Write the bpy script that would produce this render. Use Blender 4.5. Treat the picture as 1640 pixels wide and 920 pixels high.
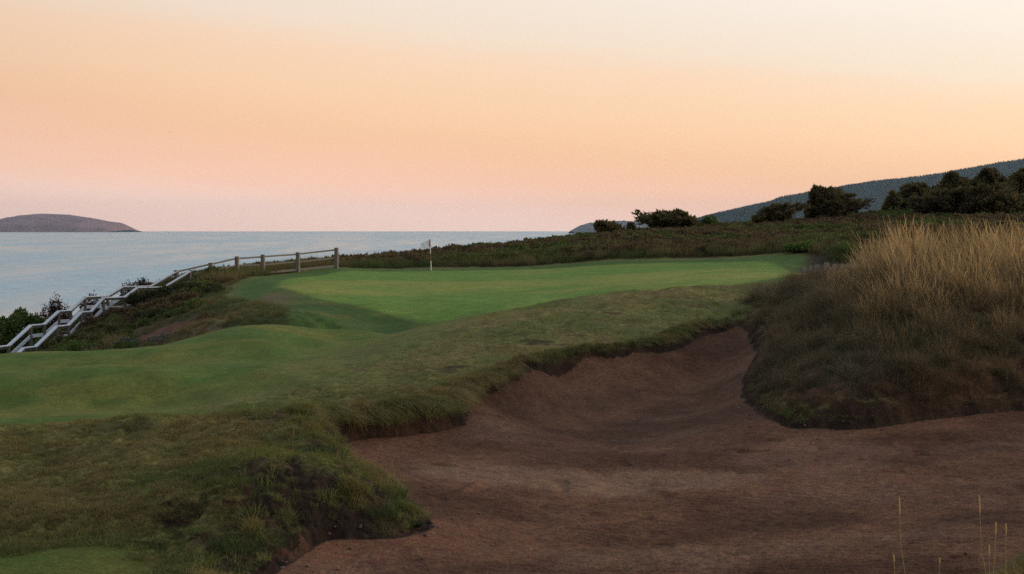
import bpy, math, random
import numpy as np
from mathutils import Vector, Matrix, Euler

for o in list(bpy.data.objects):
    bpy.data.objects.remove(o)
scene = bpy.context.scene
COL = scene.collection
rng = np.random.default_rng(7)
random.seed(7)

# ------------------------------------------------------------------ camera, sky, sun, exposure
F = 2278.0                      # focal length in photo pixels (50 mm on a 36 mm wide sensor)
HZ = 368.0                      # horizon row in the photo
SEA_Z = -30.0                   # the eye is the origin, 30 m above the sea
cam_d = bpy.data.cameras.new("camera")
cam_d.sensor_width = 36.0
cam_d.lens = 50.0
cam_d.shift_y = -(460.0 - HZ) / 1640.0
cam_d.clip_start = 0.1
cam_d.clip_end = 80000.0
cam = bpy.data.objects.new("camera", cam_d)
COL.objects.link(cam)
cam.rotation_euler = (math.radians(90), 0, 0)
scene.camera = cam

SUN_EL = math.radians(10.0)
SUN_AZ = math.radians(74.0)      # clockwise from the view direction (+Y): off to the right, ahead

world = bpy.data.worlds.new("World")
scene.world = world
world.use_nodes = True
nt = world.node_tree
for n in list(nt.nodes):
    nt.nodes.remove(n)
W = nt.nodes.new
out = W("ShaderNodeOutputWorld")
bg = W("ShaderNodeBackground")
bg.inputs["Strength"].default_value = 1.0
sky = W("ShaderNodeTexSky")
sky.sky_type = 'NISHITA'
sky.sun_disc = False
sky.sun_elevation = SUN_EL
sky.sun_rotation = SUN_AZ
sky.air_density = 1.0
sky.dust_density = 2.0
bg2 = W("ShaderNodeBackground")
bg2.inputs["Strength"].default_value = 0.05
nt.links.new(sky.outputs[0], bg2.inputs["Color"])
tc = W("ShaderNodeTexCoord")
sep = W("ShaderNodeSeparateXYZ")
nt.links.new(tc.outputs["Generated"], sep.inputs[0])
# a thin veil of high cloud whose lower edge sinks towards the right, where the sun went down
tilt = W("ShaderNodeMath"); tilt.operation = 'MULTIPLY_ADD'
nt.links.new(sep.outputs["X"], tilt.inputs[0]); tilt.inputs[1].default_value = 0.085
nt.links.new(sep.outputs["Z"], tilt.inputs[2])
nz = W("ShaderNodeTexNoise"); nz.inputs["Scale"].default_value = 2.2; nz.inputs["Detail"].default_value = 4
mp = W("ShaderNodeMapping"); mp.inputs["Scale"].default_value = (1.0, 1.0, 9.0)
nt.links.new(tc.outputs["Generated"], mp.inputs[0]); nt.links.new(mp.outputs[0], nz.inputs["Vector"])
nzc = W("ShaderNodeMath"); nzc.operation = 'MULTIPLY_ADD'
nt.links.new(nz.outputs["Fac"], nzc.inputs[0]); nzc.inputs[1].default_value = 0.035; nzc.inputs[2].default_value = -0.0175
add = W("ShaderNodeMath"); add.operation = 'ADD'
nt.links.new(tilt.outputs[0], add.inputs[0]); nt.links.new(nzc.outputs[0], add.inputs[1])
ramp = W("ShaderNodeValToRGB")
ramp.color_ramp.interpolation = 'CARDINAL'
SKY = [(0.000, (1.02, 0.66, 0.55)),
       (0.018, (0.97, 0.57, 0.43)),
       (0.050, (0.87, 0.475, 0.295)),
       (0.085, (0.86, 0.51, 0.305)),
       (0.116, (0.85, 0.55, 0.36)),
       (0.130, (0.81, 0.60, 0.45)),
       (0.158, (0.81, 0.66, 0.54)),
       (0.185, (0.84, 0.72, 0.63)),
       (0.240, (0.80, 0.78, 0.75)),
       (0.340, (0.80, 0.87, 0.93)),
       (0.600, (0.66, 0.76, 0.88)),
       (1.000, (0.56, 0.66, 0.80))]
el = ramp.color_ramp.elements
while len(el) > 1:
    el.remove(el[-1])
el[0].position = 0.0; el[0].color = (*SKY[0][1], 1)
for p, c in SKY[1:]:
    e = el.new(p); e.color = (*c, 1)
nt.links.new(add.outputs[0], ramp.inputs[0])
# brighter towards the sunset side
glow = W("ShaderNodeVectorMath"); glow.operation = 'DOT_PRODUCT'
nt.links.new(tc.outputs["Generated"], glow.inputs[0])
GLOW_AZ = math.radians(62)      # the bright part of the afterglow, a little nearer than the sun itself
glow.inputs[1].default_value = (math.sin(GLOW_AZ) * math.cos(0.25), math.cos(GLOW_AZ) * math.cos(0.25), math.sin(0.25))
gm = W("ShaderNodeMapRange"); gm.inputs["From Min"].default_value = -0.75; gm.inputs["From Max"].default_value = 0.42
gm.inputs["To Min"].default_value = 0.24; gm.inputs["To Max"].default_value = 1.03
gm.interpolation_type = 'SMOOTHSTEP'
nt.links.new(glow.outputs["Value"], gm.inputs["Value"])
mulc = W("ShaderNodeVectorMath"); mulc.operation = 'SCALE'
nt.links.new(ramp.outputs[0], mulc.inputs[0]); nt.links.new(gm.outputs[0], mulc.inputs["Scale"])
nt.links.new(mulc.outputs[0], bg.inputs["Color"])
adds = W("ShaderNodeAddShader")
nt.links.new(bg.outputs[0], adds.inputs[0]); nt.links.new(bg2.outputs[0], adds.inputs[1])
nt.links.new(adds.outputs[0], out.inputs["Surface"])

sun_d = bpy.data.lights.new("sun", 'SUN')
sun_d.energy = 1.5
sun_d.angle = math.radians(24)
sun_d.color = (1.0, 0.72, 0.46)
sun = bpy.data.objects.new("sun", sun_d)
COL.objects.link(sun)
sdir = Vector((math.sin(SUN_AZ) * math.cos(SUN_EL), math.cos(SUN_AZ) * math.cos(SUN_EL), math.sin(SUN_EL)))
sun.rotation_euler = sdir.to_track_quat('Z', 'Y').to_euler()

vs = scene.view_settings
vs.view_transform = 'Standard'
vs.look = 'None'
vs.exposure = 0.0
vs.gamma = 1.0
vs.use_curve_mapping = False
cy = scene.cycles
cy.use_denoising = False          # the photograph's own fine grain is kept
cy.adaptive_threshold = 0.01
cy.max_bounces = 5
cy.diffuse_bounces = 2
cy.glossy_bounces = 2
cy.volume_bounces = 0
cy.transparent_max_bounces = 8

# ------------------------------------------------------------------ helpers
def tag(o, label=None, cat=None, group=None, kind=None):
    if label: o["label"] = label
    if cat: o["category"] = cat
    if group: o["group"] = group
    if kind: o["kind"] = kind
    return o

def at(px, py, d):
    return Vector(((px - 820.0) / F * d, d, -(py - HZ) / F * d))

def empty(name, loc):
    o = bpy.data.objects.new(name, None)
    o.empty_display_size = 0.2
    COL.objects.link(o)
    o.location = loc
    return o

def mesh_np(name, V, faces_n, smooth=False, attrs=None, mat=None):
    """V (n,3); faces_n: (m,k) int array, all faces with k corners"""
    me = bpy.data.meshes.new(name)
    V = np.asarray(V, np.float32); faces_n = np.asarray(faces_n, np.int32)
    me.vertices.add(len(V)); me.vertices.foreach_set("co", V.ravel())
    m, k = faces_n.shape
    me.loops.add(m * k); me.loops.foreach_set("vertex_index", faces_n.ravel())
    me.polygons.add(m)
    me.polygons.foreach_set("loop_start", np.arange(m, dtype=np.int32) * k)
    me.polygons.foreach_set("loop_total", np.full(m, k, np.int32))
    me.polygons.foreach_set("use_smooth", np.full(m, smooth, bool))
    for nm, arr in (attrs or {}).items():
        arr = np.asarray(arr, np.float32)
        if arr.ndim == 1:
            a = me.attributes.new(nm, 'FLOAT', 'POINT'); a.data.foreach_set("value", arr)
        else:
            a = me.attributes.new(nm, 'FLOAT_VECTOR', 'POINT'); a.data.foreach_set("vector", arr.ravel())
    me.update()
    if mat: me.materials.append(mat)
    return me

def link(name, me, parent=None):
    o = bpy.data.objects.new(name, me)
    COL.objects.link(o)
    if parent: o.parent = parent
    return o

class MB:
    """collects boxes and bars into one small mesh"""
    def __init__(s): s.v = []; s.f = []
    def hexa(s, pts):
        b = len(s.v); s.v += [tuple(p) for p in pts]
        s.f += [tuple(b + i for i in q) for q in ((0,3,2,1),(4,5,6,7),(0,1,5,4),(1,2,6,5),(2,3,7,6),(3,0,4,7))]
    def bar(s, a, b, w, h, up=Vector((0,0,1)), ch=0.12):
        """beam from a to b, w wide, h high, long edges chamfered"""
        a = Vector(a); b = Vector(b); d = (b - a).normalized()
        side = d.cross(up)
        if side.length < 1e-4: side = d.cross(Vector((0,1,0)))
        side.normalize(); u = side.cross(d).normalized()
        c = min(w, h) * ch
        prof = [(-w/2+c,-h/2),(w/2-c,-h/2),(w/2,-h/2+c),(w/2,h/2-c),(w/2-c,h/2),(-w/2+c,h/2),(-w/2,h/2-c),(-w/2,-h/2+c)]
        i0 = len(s.v)
        for p in (a, b):
            for (x, z) in prof: s.v.append(tuple(p + side*x + u*z))
        n = 8
        for k in range(n): s.f.append((i0+k, i0+(k+1)%n, i0+n+(k+1)%n, i0+n+k))
        s.f.append(tuple(i0+n-1-k for k in range(n))); s.f.append(tuple(i0+n+k for k in range(n)))
    def tube(s, pts, rad, n=7):
        pts = [Vector(p) for p in pts]; i0 = len(s.v)
        for i, p in enumerate(pts):
            d = (pts[min(i+1,len(pts)-1)] - pts[max(i-1,0)]).normalized()
            a = d.orthogonal().normalized(); b = d.cross(a)
            r = rad[i] if hasattr(rad, '__len__') else rad
            for k in range(n):
                t = 2*math.pi*k/n
                s.v.append(tuple(p + (a*math.cos(t) + b*math.sin(t))*r))
        for i in range(len(pts)-1):
            for k in range(n):
                s.f.append((i0+i*n+k, i0+i*n+(k+1)%n, i0+(i+1)*n+(k+1)%n, i0+(i+1)*n+k))
        s.f.append(tuple(i0+n-1-k for k in range(n)))
        e = i0+(len(pts)-1)*n
        s.f.append(tuple(e+k for k in range(n)))
    def build(s, name, mat, parent=None, smooth=False):
        me = bpy.data.meshes.new(name)
        me.from_pydata(s.v, [], s.f)
        if smooth:
            me.polygons.foreach_set("use_smooth", np.ones(len(me.polygons), bool))
        me.update(); me.materials.append(mat)
        return link(name, me, parent)

# value noise, fractal
_P = rng.random((256, 256)).astype(np.float32)
def vnoise(x, y):
    xi = np.floor(x).astype(np.int64); yi = np.floor(y).astype(np.int64)
    fx = (x - xi).astype(np.float32); fy = (y - yi).astype(np.float32)
    fx = fx*fx*fx*(fx*(fx*6-15)+10); fy = fy*fy*fy*(fy*(fy*6-15)+10)
    a = _P[xi & 255, yi & 255]; b = _P[(xi+1) & 255, yi & 255]
    c = _P[xi & 255, (yi+1) & 255]; d = _P[(xi+1) & 255, (yi+1) & 255]
    return (a*(1-fx)+b*fx)*(1-fy) + (c*(1-fx)+d*fx)*fy
def fbm(x, y, sc, octv=4, gain=0.5, seed=0):
    r = 0; amp = 1; tot = 0
    x = x*sc + 17.3*seed; y = y*sc - 9.1*seed
    for k in range(octv):
        r = r + amp*(vnoise(x, y)*2-1); tot += amp
        x, y = x*1.62 + y*1.18 + 5.2, y*1.62 - x*1.18*0.9 + 1.7
        amp *= gain
    return r/tot
def sstep(a, b, x):
    t = np.clip((x-a)/(b-a), 0, 1)
    return t*t*(3-2*t)

def poly_sd(x, y, P):
    """signed distance to a closed polygon in plan, positive outside"""
    P = np.asarray(P, np.float64); n = len(P)
    best = np.full(x.shape, 1e18); inside = np.zeros(x.shape, bool)
    for i in range(n):
        ax, ay = P[i]; bx, by = P[(i+1) % n]
        ex, ey = bx-ax, by-ay
        t = np.clip(((x-ax)*ex + (y-ay)*ey)/(ex*ex+ey*ey), 0, 1)
        dx = x-ax-t*ex; dy = y-ay-t*ey
        best = np.minimum(best, dx*dx+dy*dy)
        c = ((ay > y) != (by > y)) & (x < (bx-ax)*(y-ay)/((by-ay) if by != ay else 1e-9) + ax)
        inside ^= c
    d = np.sqrt(best)
    return np.where(inside, -d, d)

def smooth_poly(P, n=6):
    """Catmull-Rom through closed control points"""
    P = np.asarray(P, np.float64); m = len(P); o = []
    for i in range(m):
        p0, p1, p2, p3 = P[(i-1) % m], P[i], P[(i+1) % m], P[(i+2) % m]
        for k in range(n):
            t = k/n
            o.append(0.5*((2*p1)+(-p0+p2)*t+(2*p0-5*p1+4*p2-p3)*t*t+(-p0+3*p1-3*p2+p3)*t**3))
    return np.array(o)

# ------------------------------------------------------------------ materials
def new_mat(name):
    m = bpy.data.materials.new(name); m.use_nodes = True
    nt = m.node_tree
    b = nt.nodes["Principled BSDF"]
    b.inputs["Roughness"].default_value = 0.85
    b.inputs["Specular IOR Level"].default_value = 0.2
    return m, nt, b

def simple_mat(name, col, rough=0.8, var=0.25, scale=20.0, stretch=(1,1,1), spec=0.2, bump=0.0):
    m, nt, b = new_mat(name)
    N = nt.nodes.new
    t = N("ShaderNodeTexCoord"); mp = N("ShaderNodeMapping"); mp.inputs["Scale"].default_value = stretch
    nz = N("ShaderNodeTexNoise"); nz.inputs["Scale"].default_value = scale; nz.inputs["Detail"].default_value = 5
    nt.links.new(t.outputs["Object"], mp.inputs[0]); nt.links.new(mp.outputs[0], nz.inputs["Vector"])
    mr = N("ShaderNodeMapRange"); mr.inputs["From Min"].default_value = 0.25; mr.inputs["From Max"].default_value = 0.75
    mr.inputs["To Min"].default_value = 1-var; mr.inputs["To Max"].default_value = 1+var
    nt.links.new(nz.outputs["Fac"], mr.inputs["Value"])
    sc = N("ShaderNodeVectorMath"); sc.operation = 'SCALE'; sc.inputs[0].default_value = col
    nt.links.new(mr.outputs[0], sc.inputs["Scale"])
    nt.links.new(sc.outputs[0], b.inputs["Base Color"])
    b.inputs["Roughness"].default_value = rough
    b.inputs["Specular IOR Level"].default_value = spec
    if bump:
        bp = N("ShaderNodeBump"); bp.inputs["Strength"].default_value = bump; bp.inputs["Distance"].default_value = 0.01
        nt.links.new(nz.outputs["Fac"], bp.inputs["Height"]); nt.links.new(bp.outputs[0], b.inputs["Normal"])
    return m

def leaf_mat(name, base, tip, var=0.35, hue2=None, transl=0.25, pw=1.0):
    """foliage: colour along the blade (tt), per-leaf variation (cv) and per-clump variation"""
    m, nt, b = new_mat(name)
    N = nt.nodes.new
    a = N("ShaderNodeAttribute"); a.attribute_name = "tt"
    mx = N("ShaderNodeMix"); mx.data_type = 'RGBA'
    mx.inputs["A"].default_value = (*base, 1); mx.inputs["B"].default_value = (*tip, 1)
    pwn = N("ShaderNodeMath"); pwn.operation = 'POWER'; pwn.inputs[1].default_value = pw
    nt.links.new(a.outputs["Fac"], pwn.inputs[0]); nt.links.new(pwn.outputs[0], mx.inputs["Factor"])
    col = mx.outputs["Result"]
    oi = N("ShaderNodeObjectInfo")
    c = N("ShaderNodeAttribute"); c.attribute_name = "cv"
    if hue2:
        tn = N("ShaderNodeAttribute"); tn.attribute_name = "tint"; tn.attribute_type = 'INSTANCER'
        m2 = N("ShaderNodeMix"); m2.data_type = 'RGBA'; m2.inputs["B"].default_value = (*hue2, 1)
        nt.links.new(col, m2.inputs["A"]); nt.links.new(tn.outputs["Fac"], m2.inputs["Factor"])
        col = m2.outputs["Result"]
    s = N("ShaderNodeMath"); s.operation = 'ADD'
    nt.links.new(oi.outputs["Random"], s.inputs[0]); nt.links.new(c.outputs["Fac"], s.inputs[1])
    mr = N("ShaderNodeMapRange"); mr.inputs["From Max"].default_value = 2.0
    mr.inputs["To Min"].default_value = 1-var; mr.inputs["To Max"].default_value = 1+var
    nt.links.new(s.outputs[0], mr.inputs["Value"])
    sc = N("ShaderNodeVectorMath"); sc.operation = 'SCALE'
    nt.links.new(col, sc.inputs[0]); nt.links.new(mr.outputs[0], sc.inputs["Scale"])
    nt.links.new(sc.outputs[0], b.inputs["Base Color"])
    b.inputs["Roughness"].default_value = 0.75
    b.inputs["Specular IOR Level"].default_value = 0.15
    if transl > 0:
        tr = N("ShaderNodeBsdfTranslucent"); nt.links.new(sc.outputs[0], tr.inputs["Color"])
        ms = N("ShaderNodeMixShader"); ms.inputs[0].default_value = transl
        nt.links.new(b.outputs[0], ms.inputs[1]); nt.links.new(tr.outputs[0], ms.inputs[2])
        nt.links.new(ms.outputs[0], nt.nodes["Material Output"].inputs["Surface"])
    return m

def ground_mat():
    """one material for the whole sheet: the zone colour is carried by 'zc', grain comes from noise"""
    m, nt, b = new_mat("ground_cover")
    N = nt.nodes.new; L = nt.links.new
    zc = N("ShaderNodeAttribute"); zc.attribute_name = "zc"
    sd = N("ShaderNodeAttribute"); sd.attribute_name = "sand"
    t = N("ShaderNodeTexCoord")
    n1 = N("ShaderNodeTexNoise"); n1.inputs["Scale"].default_value = 26; n1.inputs["Detail"].default_value = 6; n1.inputs["Roughness"].default_value = 0.7
    n2 = N("ShaderNodeTexNoise"); n2.inputs["Scale"].default_value = 3.0; n2.inputs["Detail"].default_value = 5
    n3 = N("ShaderNodeTexNoise"); n3.inputs["Scale"].default_value = 9; n3.inputs["Detail"].default_value = 4; n3.inputs["Roughness"].default_value = 0.65
    for n in (n1, n2, n3): L(t.outputs["Object"], n.inputs["Vector"])
    def rng_(n, a, lo, hi):
        r = N("ShaderNodeMapRange"); r.inputs["From Min"].default_value = 0.3; r.inputs["From Max"].default_value = 0.7
        r.inputs["To Min"].default_value = lo; r.inputs["To Max"].default_value = hi
        L(n.outputs["Fac"], r.inputs["Value"]); return r
    n4 = N("ShaderNodeTexNoise"); n4.inputs["Scale"].default_value = 0.9; n4.inputs["Detail"].default_value = 6; n4.inputs["Roughness"].default_value = 0.7; L(t.outputs["Object"], n4.inputs["Vector"])
    r4 = rng_(n4, 0, 0.82, 1.18)
    r1 = rng_(n1, 0, 0.65, 1.35); r2 = rng_(n2, 0, 0.86, 1.14); r3 = rng_(n3, 0, 0.85, 1.15)
    p1 = N("ShaderNodeMath"); p1.operation = 'MULTIPLY'; L(r1.outputs[0], p1.inputs[0]); L(r2.outputs[0], p1.inputs[1])
    p2 = N("ShaderNodeMath"); p2.operation = 'MULTIPLY'; L(p1.outputs[0], p2.inputs[0]); L(r3.outputs[0], p2.inputs[1])
    p3 = N("ShaderNodeMath"); p3.operation = 'MULTIPLY'; L(p2.outputs[0], p3.inputs[0]); L(r4.outputs[0], p3.inputs[1])
    sc = N("ShaderNodeVectorMath"); sc.operation = 'SCALE'; L(zc.outputs["Vector"], sc.inputs[0]); n5 = N("ShaderNodeTexNoise"); n5.inputs["Scale"].default_value = 38; n5.inputs["Detail"].default_value = 4; n5.inputs["Roughness"].default_value = 0.8; L(t.outputs["Object"], n5.inputs["Vector"])
    r5 = rng_(n5, 0, 0.45, 1.55)
    m5 = N("ShaderNodeMix"); m5.inputs["A"].default_value = 1.0; L(sd.outputs["Fac"], m5.inputs["Factor"]); L(r5.outputs[0], m5.inputs["B"])
    p4 = N("ShaderNodeMath"); p4.operation = 'MULTIPLY'; L(p3.outputs[0], p4.inputs[0]); L(m5.outputs["Result"], p4.inputs[1])
    L(p4.outputs[0], sc.inputs["Scale"])
    # a little hue drift between yellowish and bluish green
    hs = N("ShaderNodeHueSaturation")
    hr = N("ShaderNodeMapRange"); hr.inputs["From Min"].default_value = 0.3; hr.inputs["From Max"].default_value = 0.7
    hr.inputs["To Min"].default_value = 0.48; hr.inputs["To Max"].default_value = 0.52
    L(n3.outputs["Fac"], hr.inputs["Value"]); L(hr.outputs[0], hs.inputs["Hue"]); L(sc.outputs[0], hs.inputs["Color"])
    L(hs.outputs[0], b.inputs["Base Color"])
    b.inputs["Roughness"].default_value = 0.95; b.inputs["Specular IOR Level"].default_value = 0.08
    hsum = N("ShaderNodeMath"); hsum.operation = 'MULTIPLY_ADD'
    L(n3.outputs["Fac"], hsum.inputs[0]); hsum.inputs[1].default_value = 1.6; L(n1.outputs["Fac"], hsum.inputs[2])
    bp = N("ShaderNodeBump"); bp.inputs["Strength"].default_value = 0.9; bp.inputs["Distance"].default_value = 0.022
    L(hsum.outputs[0], bp.inputs["Height"]); L(bp.outputs[0], b.inputs["Normal"])
    return m

M = {}
M["ground"] = ground_mat()
M["wood"] = simple_mat("weathered_wood", (0.17, 0.145, 0.115), 0.75, 0.35, 9, (1, 1, 6), 0.25, 0.4)
M["rail"] = simple_mat("grey_timber", (0.50, 0.50, 0.515), 0.55, 0.18, 8, (1, 1, 5), 0.35, 0.3)
M["stairwood"] = simple_mat("stair_timber", (0.11, 0.095, 0.08), 0.75, 0.3, 8, (1, 1, 5), 0.25, 0.3)
M["bark"] = simple_mat("bark", (0.09, 0.075, 0.065), 0.9, 0.3, 15)

# ------------------------------------------------------------------ the lie of the land
# control points: photo column, row and the distance at which the ground stands there
GP = [
 # the low mound at front left
 (-400,700,21),(-200,690,21),(0,683,21),(130,676,20.6),(250,668,20.2),(400,667,20),(490,674,19.4),(540,706,18.6),
 (-200,790,17),(100,765,17.3),(300,742,17.3),(450,716,17.8),(540,730,17.0),(600,762,16.5),(650,815,15.8),
 (380,772,15.1),(450,758,15.1),(540,756,15.6),(300,795,15.1),(0,838,15),(610,790,15.9),(100,830,14.8),
 (0,915,13.5),(200,908,13.5),(350,905,13.6),(-300,900,13.6),(0,1100,10),(300,1100,10),(800,1060,10.6),(1300,1020,10.6),(1640,912,12.6),(1800,900,12.5),(1640,1100,9.5),
 (0,1500,6),(800,1450,6),(1640,1400,6),(820,2400,2.6),
 # fairway behind it
 (-400,680,25),(-400,640,30),(-400,610,38),(0,677,24.5),(0,656,26.8),(0,616,28.0),(0,600,31.0),(0,592,33.8),(0,575,35.2),(0,570,39.5),(100,569,39.5),(0,700,22.7),(250,690,22.5),(150,668,24.5),(150,652,26.8),(150,608,27.9),(150,595,31),(150,587,33.7),(150,566,35),(150,564,38.5),
 (250,661,24.6),(250,646,26.8),(250,602,27.9),(250,591,31),(250,584,33.7),(250,559,35.2),(250,556,38.3),(200,563,39.5),(300,547,40),(360,534,40.5),(430,528,41),(500,529,41),(560,532.5,41),(600,537,41),
 (420,629,26.5),(420,590,28.0),(420,585,31.5),(420,578,34.0),(420,545,36.0),(500,562,36.3),(560,548,38.5),(420,643,25),
 # hidden ground dropping behind the fairway crest
 (0,610,44),(100,605,45),(200,590,46),(300,572,46),(430,560,46),(560,556,46),
 # ridge above the bunker and its nose
 (480,662,22.7),(560,650,22.8),(650,634,23.7),(722,630,24.4),(500,630,25.5),(600,604,27),(700,578,29),(800,560,30),(760,600,26.5),
 (600,560,32.5),(700,540,33),(620,541,35.5),(700,518,36.5),(800,497,37),(900,481,38),(1000,468,39),(1100,460,40),(1200,455,41),(1300,447,42),
 (850,570,28.8),(930,554,30),(1040,543,31.2),(1120,524,33),(1170,505,34.6),(900,520,33),(1000,500,34.6),(1100,484,36),(1200,474,38),
 (700,560,42),(800,536,43),(900,516,44),(1000,500,45),(1100,486,46),(1200,475,47),(620,566,42),
 # the tall-grass bank
 (1400,592,23.6),(1500,580,23.6),(1640,584,24),(1850,580,24.5),(1300,606,24),(1235,612,25.5),(1228,572,27.5),(1245,530,30),(1300,540,27),(1310,480,33),(1300,463,36),
 (1400,515,26),(1400,460,29),(1400,446,31.5),(1500,500,26),(1500,455,29),(1640,500,26),(1640,452,29),(1640,436,32),(1850,430,29),(1850,410,32),
 (1400,455,38),(1500,450,39),(1640,440,40),(1850,430,40),(1400,450,46),(1640,445,48),
 # green
 (620,541,48.3),(520,505,50),(600,524,50.5),(700,517,50.5),(560,535,46.5),(800,505,48),(500,470,58),(600,485,54.5),(700,486,54.5),(800,481,54),(440,460,62),(560,456,64),(620,470,60),(740,470,60),
 (691,455,67),(800,452,67),(900,451,66),(900,470,56),(1000,446,64),(1100,441,64),(1200,440,60),(1280,437,60),(1000,460,55),(1100,452,55),
 (420,448,70),(500,441,75),(600,434.5,79),(750,432.5,80),(900,428.5,80),(1000,421.5,78),(1100,419.5,76),(1200,417,73),(1245,421,70),
 # second bunker dug in at the right end of the green
 (1300,441,62.5),(1340,444,63.5),(1400,446,63.5),(1500,448,63),(1300,436,67),(1340,438,68),(1400,438,68),(1330,404,72),(1400,402,72),(1500,398,72),(1640,400,70),
 # heath behind the green
 (560,428,84),(600,428.5,83),(700,413,90),(700,408,97),(800,415,88),(800,401,100),(900,412,86),(900,390,104),(1000,405,84),(1000,380,108),(1100,404,82),(1100,372,110),
 (1200,401,80),(1200,367,113),(1300,385,88),(1300,359,116),(1400,372,92),(1400,350,118),(1500,346,118),(1640,342,118),(1850,330,118),(1640,372,92),(1850,370,92),
 (700,416,115),(900,396,130),(1100,376,150),(1300,356,160),(1640,342,160),(1640,352,300),(1100,372,300),(1850,345,300),
 # slope with the stairs
 (400,470,65),(350,482,62),(300,502,60),(250,532,58),(200,552,57),(150,568,57),(100,585,57),(50,600,57),(0,615,57),(-200,640,57),
 (440,476,57),(370,507,52),(310,530,49),(460,500,50),(250,560,51),(440,520,46.5),
 (539,430,78),(477,436,76.5),(421,441.5,75),(380,442,74),(338,448,73),(284,460,72),(230,486,70.5),(172,508,69),(113,532,68),(70,558,66.8),(14,592,65.5),(-60,630,64),(-200,690,62),
 (150,520,74),(60,548,72),(0,575,71),(284,462,77),(200,490,76),
]
GP = np.array(GP, float)
def uv(x, y):
    yy = np.maximum(y, 1.5)
    return np.clip(x/yy, -0.75, 0.75), np.log(yy)
_gu = (GP[:, 0]-820)/F; _gv = np.log(GP[:, 2]); _gs = -(GP[:, 1]-HZ)/F
VS = 0.55
def tps_fit(u, v, s, lam):
    n = len(u)
    r2 = (u[:, None]-u[None])**2 + (VS*(v[:, None]-v[None]))**2
    K = 0.5*r2*np.log(r2+1e-12)
    P = np.stack([np.ones(n), u, v], 1)
    A = np.zeros((n+3, n+3)); A[:n, :n] = K + lam*np.eye(n); A[:n, n:] = P; A[n:, :n] = P.T
    return np.linalg.solve(A, np.concatenate([s, np.zeros(3)]))
def tps_eval(u, v, cu, cv, w):
    o = w[-3] + w[-2]*u + w[-1]*v
    for i in range(len(cu)):
        r2 = (u-cu[i])**2 + (VS*(v-cv[i]))**2
        o = o + w[i]*0.5*r2*np.log(r2+1e-12)
    return o
_gw = tps_fit(_gu, _gv, _gs, 3e-5)

def pz(px, py, z):        # plan position of a point seen at (px,py) lying at height z
    d = -z*F/(py-HZ)
    return ((px-820)/F*d, d, z)
BK = [pz(*p) for p in [(440,918,-3.2),(490,882,-3.2),(520,864,-3.2),(600,861,-3.2),(650,856,-3.2),(684,843,-3.2)]] + \
     [(-1.15,16.6,-3.2),(-1.95,18.4,-3.2),(-2.75,20.2,-3.2)] + \
     [pz(*p) for p in [(560,706,-3.2),(640,698,-3.2),(735,684,-3.2),(750,655,-3.06),(770,632,-2.95),(820,606,-2.8),(860,587,-2.7),
      (930,572,-2.62),(1020,564,-2.58),(1090,551,-2.52),(1150,533,-2.42),(1190,527,-2.36),(1212,560,-2.6),(1196,600,-2.82),(1195,640,-2.98),
      (1240,676,-3.08),(1300,686,-3.1),(1400,684,-3.08),(1500,671,-3.0),(1640,656,-2.92),(1800,650,-2.9)]] + \
     [(12.5,21,-2.9),(11.5,17,-3.0),(8,14.6,-3.1),(5.6,13.6,-3.1),(4.55,12.75,-3.1),(3.5,11.9,-3.15),(1.0,11.5,-3.2),(-1.3,12.0,-3.2),(-2.25,12.7,-3.2)]
BK = np.array(BK)
SP = np.concatenate([BK, np.array([pz(*p) for p in [(1000,900,-3.28),(800,900,-3.28),(1300,900,-3.24),(1500,880,-3.18),(700,900,-3.24),(1000,830,-3.38),(800,830,-3.33),
     (1200,820,-3.35),(1500,800,-3.24),(1000,785,-3.41),(750,775,-3.33),(900,760,-3.36),(1050,765,-3.36),(1200,765,-3.32),(1000,720,-3.44),(850,715,-3.41),(700,735,-3.32),
     (1000,655,-3.42),(1000,612,-3.10),(1100,645,-3.36),(1100,595,-3.02),(900,660,-3.40),(900,612,-3.06),(850,682,-3.39),(840,632,-3.08),(1160,640,-3.24),(1165,585,-2.92),
     (1100,690,-3.40),(1300,745,-3.30),(1150,740,-3.37),(1500,720,-3.14),(1300,705,-3.2),(1640,760,-3.08)]])])
_su = SP[:, 0]/SP[:, 1]; _sv = np.log(SP[:, 1]); _ss = SP[:, 2]/SP[:, 1]
_sw = tps_fit(_su, _sv, _ss, 1e-4)
BKP = smooth_poly(BK[:, :2], 5)
GREEN = smooth_poly([at(*p)[:2] for p in [(432,456,64),(470,445,72),(600,435,78.5),(750,433,79.5),(900,429,79.5),(1000,422,77.5),(1100,420,75.5),(1200,417.5,72.5),(1250,423,69),
     (1300,437,61.5),(1260,446,56),(1100,456,51),(900,474,49.5),(760,500,49),(620,500,52.5),(520,485,55),(470,470,58.5)]], 5)
FAIR = smooth_poly([at(*p)[:2] for p in [(-900,690,22),(0,686,21.6),(250,669,22.8),(420,645,25.5),(510,608,28.5),(600,572,31.5),(720,540,34.2),(820,510,36.5),(900,495,39),(850,500,47),
     (600,530,45),(430,528,42.5),(330,540,41.5),(200,562,41.2),(100,571,41),(-100,571,41),(-900,580,41)]], 4)
FAIR2 = smooth_poly([(-12,14.2),(-4.6,14.1),(-3.4,13.8),(-2.9,13.2),(-2.8,11),(-4,8),(-12,8)], 4)
BANK = [(4.05,25),(4.15,23),(4.7,22.2),(5.7,22.2),(6.75,22.5),(8.4,23.1),(16,24),(22,44),(10.5,44),(8.2,40),(6.3,37),(5.5,34.3),(5.35,31.4),(4.55,28)]
CLIFF = [(-90,52),(-40,60),(-28,72),(-22,80),(-13.5,85),(-9,89),(-4,103),(3,116),(12,135),(30,175),(80,300),(150,420),(300,3000),(-3000,3000),(-3000,52)]

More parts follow.
